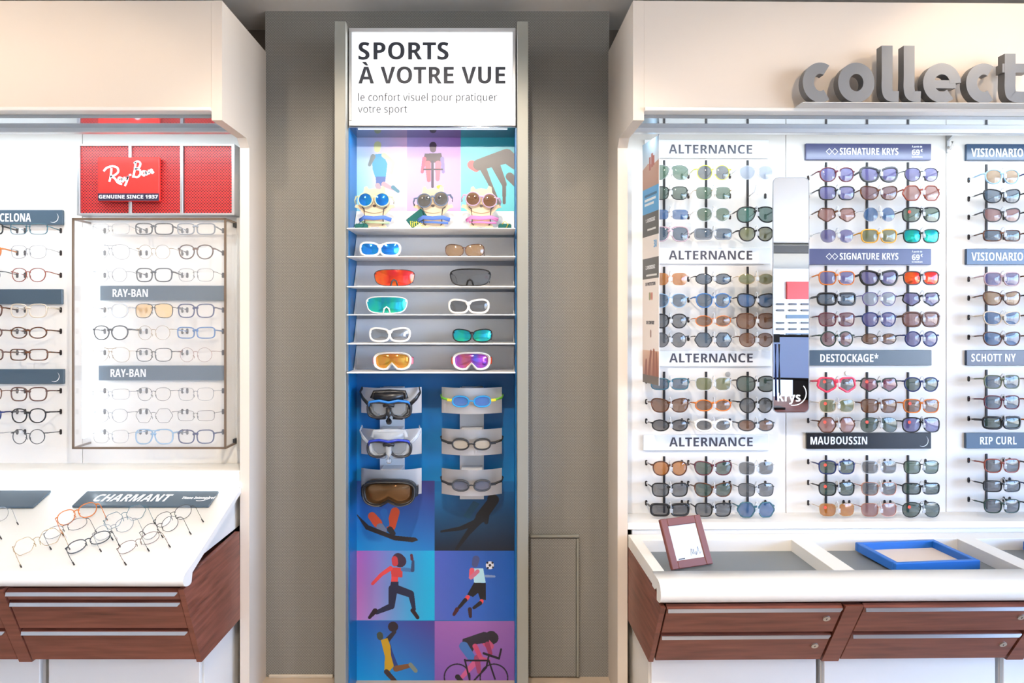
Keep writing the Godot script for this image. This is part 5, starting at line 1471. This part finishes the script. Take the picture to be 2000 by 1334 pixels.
	obj("caption_line", box(Vector3(0.026, 0.003, 0.0005)), mat(srgb(40, 44, 60), 0.5), fr, Vector3(-0.034, 0.030, 0.0027))
	obj("easel_leg", tube_mesh([Vector3(0, 0.10, -0.008), Vector3(-0.01, 0.042, -0.070)], 0.004, 6, 0.006), mat(srgb(24, 24, 26), 0.3), fr)
	# blue presentation trays
	for q in [[1.431, 0.412, "blue framed presentation tray with beige felt in the second sunk tray"], [2.03, 0.412, "blue framed presentation tray lying further along the counter"]]:
		var bt := thing("presentation_tray", q[2], "tray", Vector3(q[0], h - 0.041, q[1]), Basis(Vector3.UP, deg_to_rad(6)) * Basis(Vector3(1, 0, 0), deg_to_rad(1.5)))
		var bm := mat(srgb(30, 104, 190), 0.4)
		for s in [-1.0, 1.0]:
			obj("long_side", box(Vector3(0.300, 0.030, 0.018), 0.002), bm, bt, Vector3(0, 0.022, s * 0.106))
			obj("short_side", box(Vector3(0.018, 0.030, 0.194), 0.002), bm, bt, Vector3(s * 0.141, 0.022, 0))
		obj("felt_floor", box(Vector3(0.264, 0.006, 0.194)), mat(srgb(206, 192, 182), 0.9), bt, Vector3(0, 0.010, 0))
	X = Transform3D()

# ---------------------------------------------------------------- what the mirror and the lenses reflect: the rest of the shop
func room_behind(white: Material, wood: Material, slate: Color) -> void:
	var t := thing("opposite_display", "white spectacle wall across the shop with a red panel", "display unit", Vector3(5.0, 0, 9.95))
	obj("board", box(Vector3(2.6, 1.5, 0.05)), white, t, Vector3(0, 1.45, 0))
	obj("red_panel", box(Vector3(0.60, 0.28, 0.06)), mat(srgb(206, 50, 46), 0.5), t, Vector3(0.35, 1.85, -0.05))
	for i in 3: obj("sign_strip", box(Vector3(0.6, 0.06, 0.02)), mat(slate, 0.4), t, Vector3(0.35, 1.43 - i * 0.30, -0.035))
	for i in 6:
		for j in 3: obj("spectacle_row", box(Vector3(0.13, 0.03, 0.03), 0.01), mat(srgb(70, 66, 64), 0.4), t, Vector3(-0.05 + j * 0.2, 1.63 - i * 0.1 - (0.1 if i > 1 else 0.0), -0.05))
	obj("fascia", box(Vector3(2.8, 0.10, 0.3)), mat(srgb(70, 72, 76), 0.5), t, Vector3(0, 2.50, -0.1))
	var d := thing("service_desk", "wooden service desk in the middle of the shop", "desk", Vector3(2.0, 0, 2.3))
	obj("top", box(Vector3(0.9, 0.04, 0.9), 0.004), wood, d, Vector3(0, 0.84, 0))
	obj("body", box(Vector3(0.8, 0.82, 0.8)), wood, d, Vector3(0, 0.41, 0))
	var s := thing("cord_stand", "black counter stand hung with spectacle cords", "stand", Vector3(1.72, 0.861, 2.0))
	var blackm := mat(srgb(24, 24, 26), 0.4)
	obj("foot", box(Vector3(0.14, 0.012, 0.10), 0.002), blackm, s, Vector3(0, 0.006, 0))
	obj("post", box(Vector3(0.012, 0.42, 0.012)), blackm, s, Vector3(0, 0.21, 0.03))
	obj("header", box(Vector3(0.13, 0.05, 0.006)), blackm, s, Vector3(0, 0.42, 0.03))
	var cc := [srgb(196, 186, 150), srgb(90, 150, 160), srgb(30, 30, 34), srgb(200, 200, 205), srgb(30, 50, 120), srgb(60, 60, 70)]
	for i in 6:
		obj("cord", tube_mesh([Vector3(-0.055 + i * 0.022, 0.385, 0.01), Vector3(-0.058 + i * 0.022, 0.2, 0.0), Vector3(-0.054 + i * 0.022, 0.05, 0.004)], 0.006), mat(cc[i], 0.5), s)
	var mo := thing("monitor", "flat computer monitor showing a blue screen on the service desk", "monitor", Vector3(2.15, 0.861, 2.5), Basis(Vector3.UP, deg_to_rad(200)))
	obj("stand", box(Vector3(0.16, 0.14, 0.03)), blackm, mo, Vector3(0, 0.07, -0.02))
	obj("casing", box(Vector3(0.46, 0.30, 0.03), 0.004), blackm, mo, Vector3(0, 0.28, 0))
	obj("screen", box(Vector3(0.43, 0.27, 0.004)), glow(srgb(50, 130, 220), 0.8), mo, Vector3(0, 0.28, 0.016))
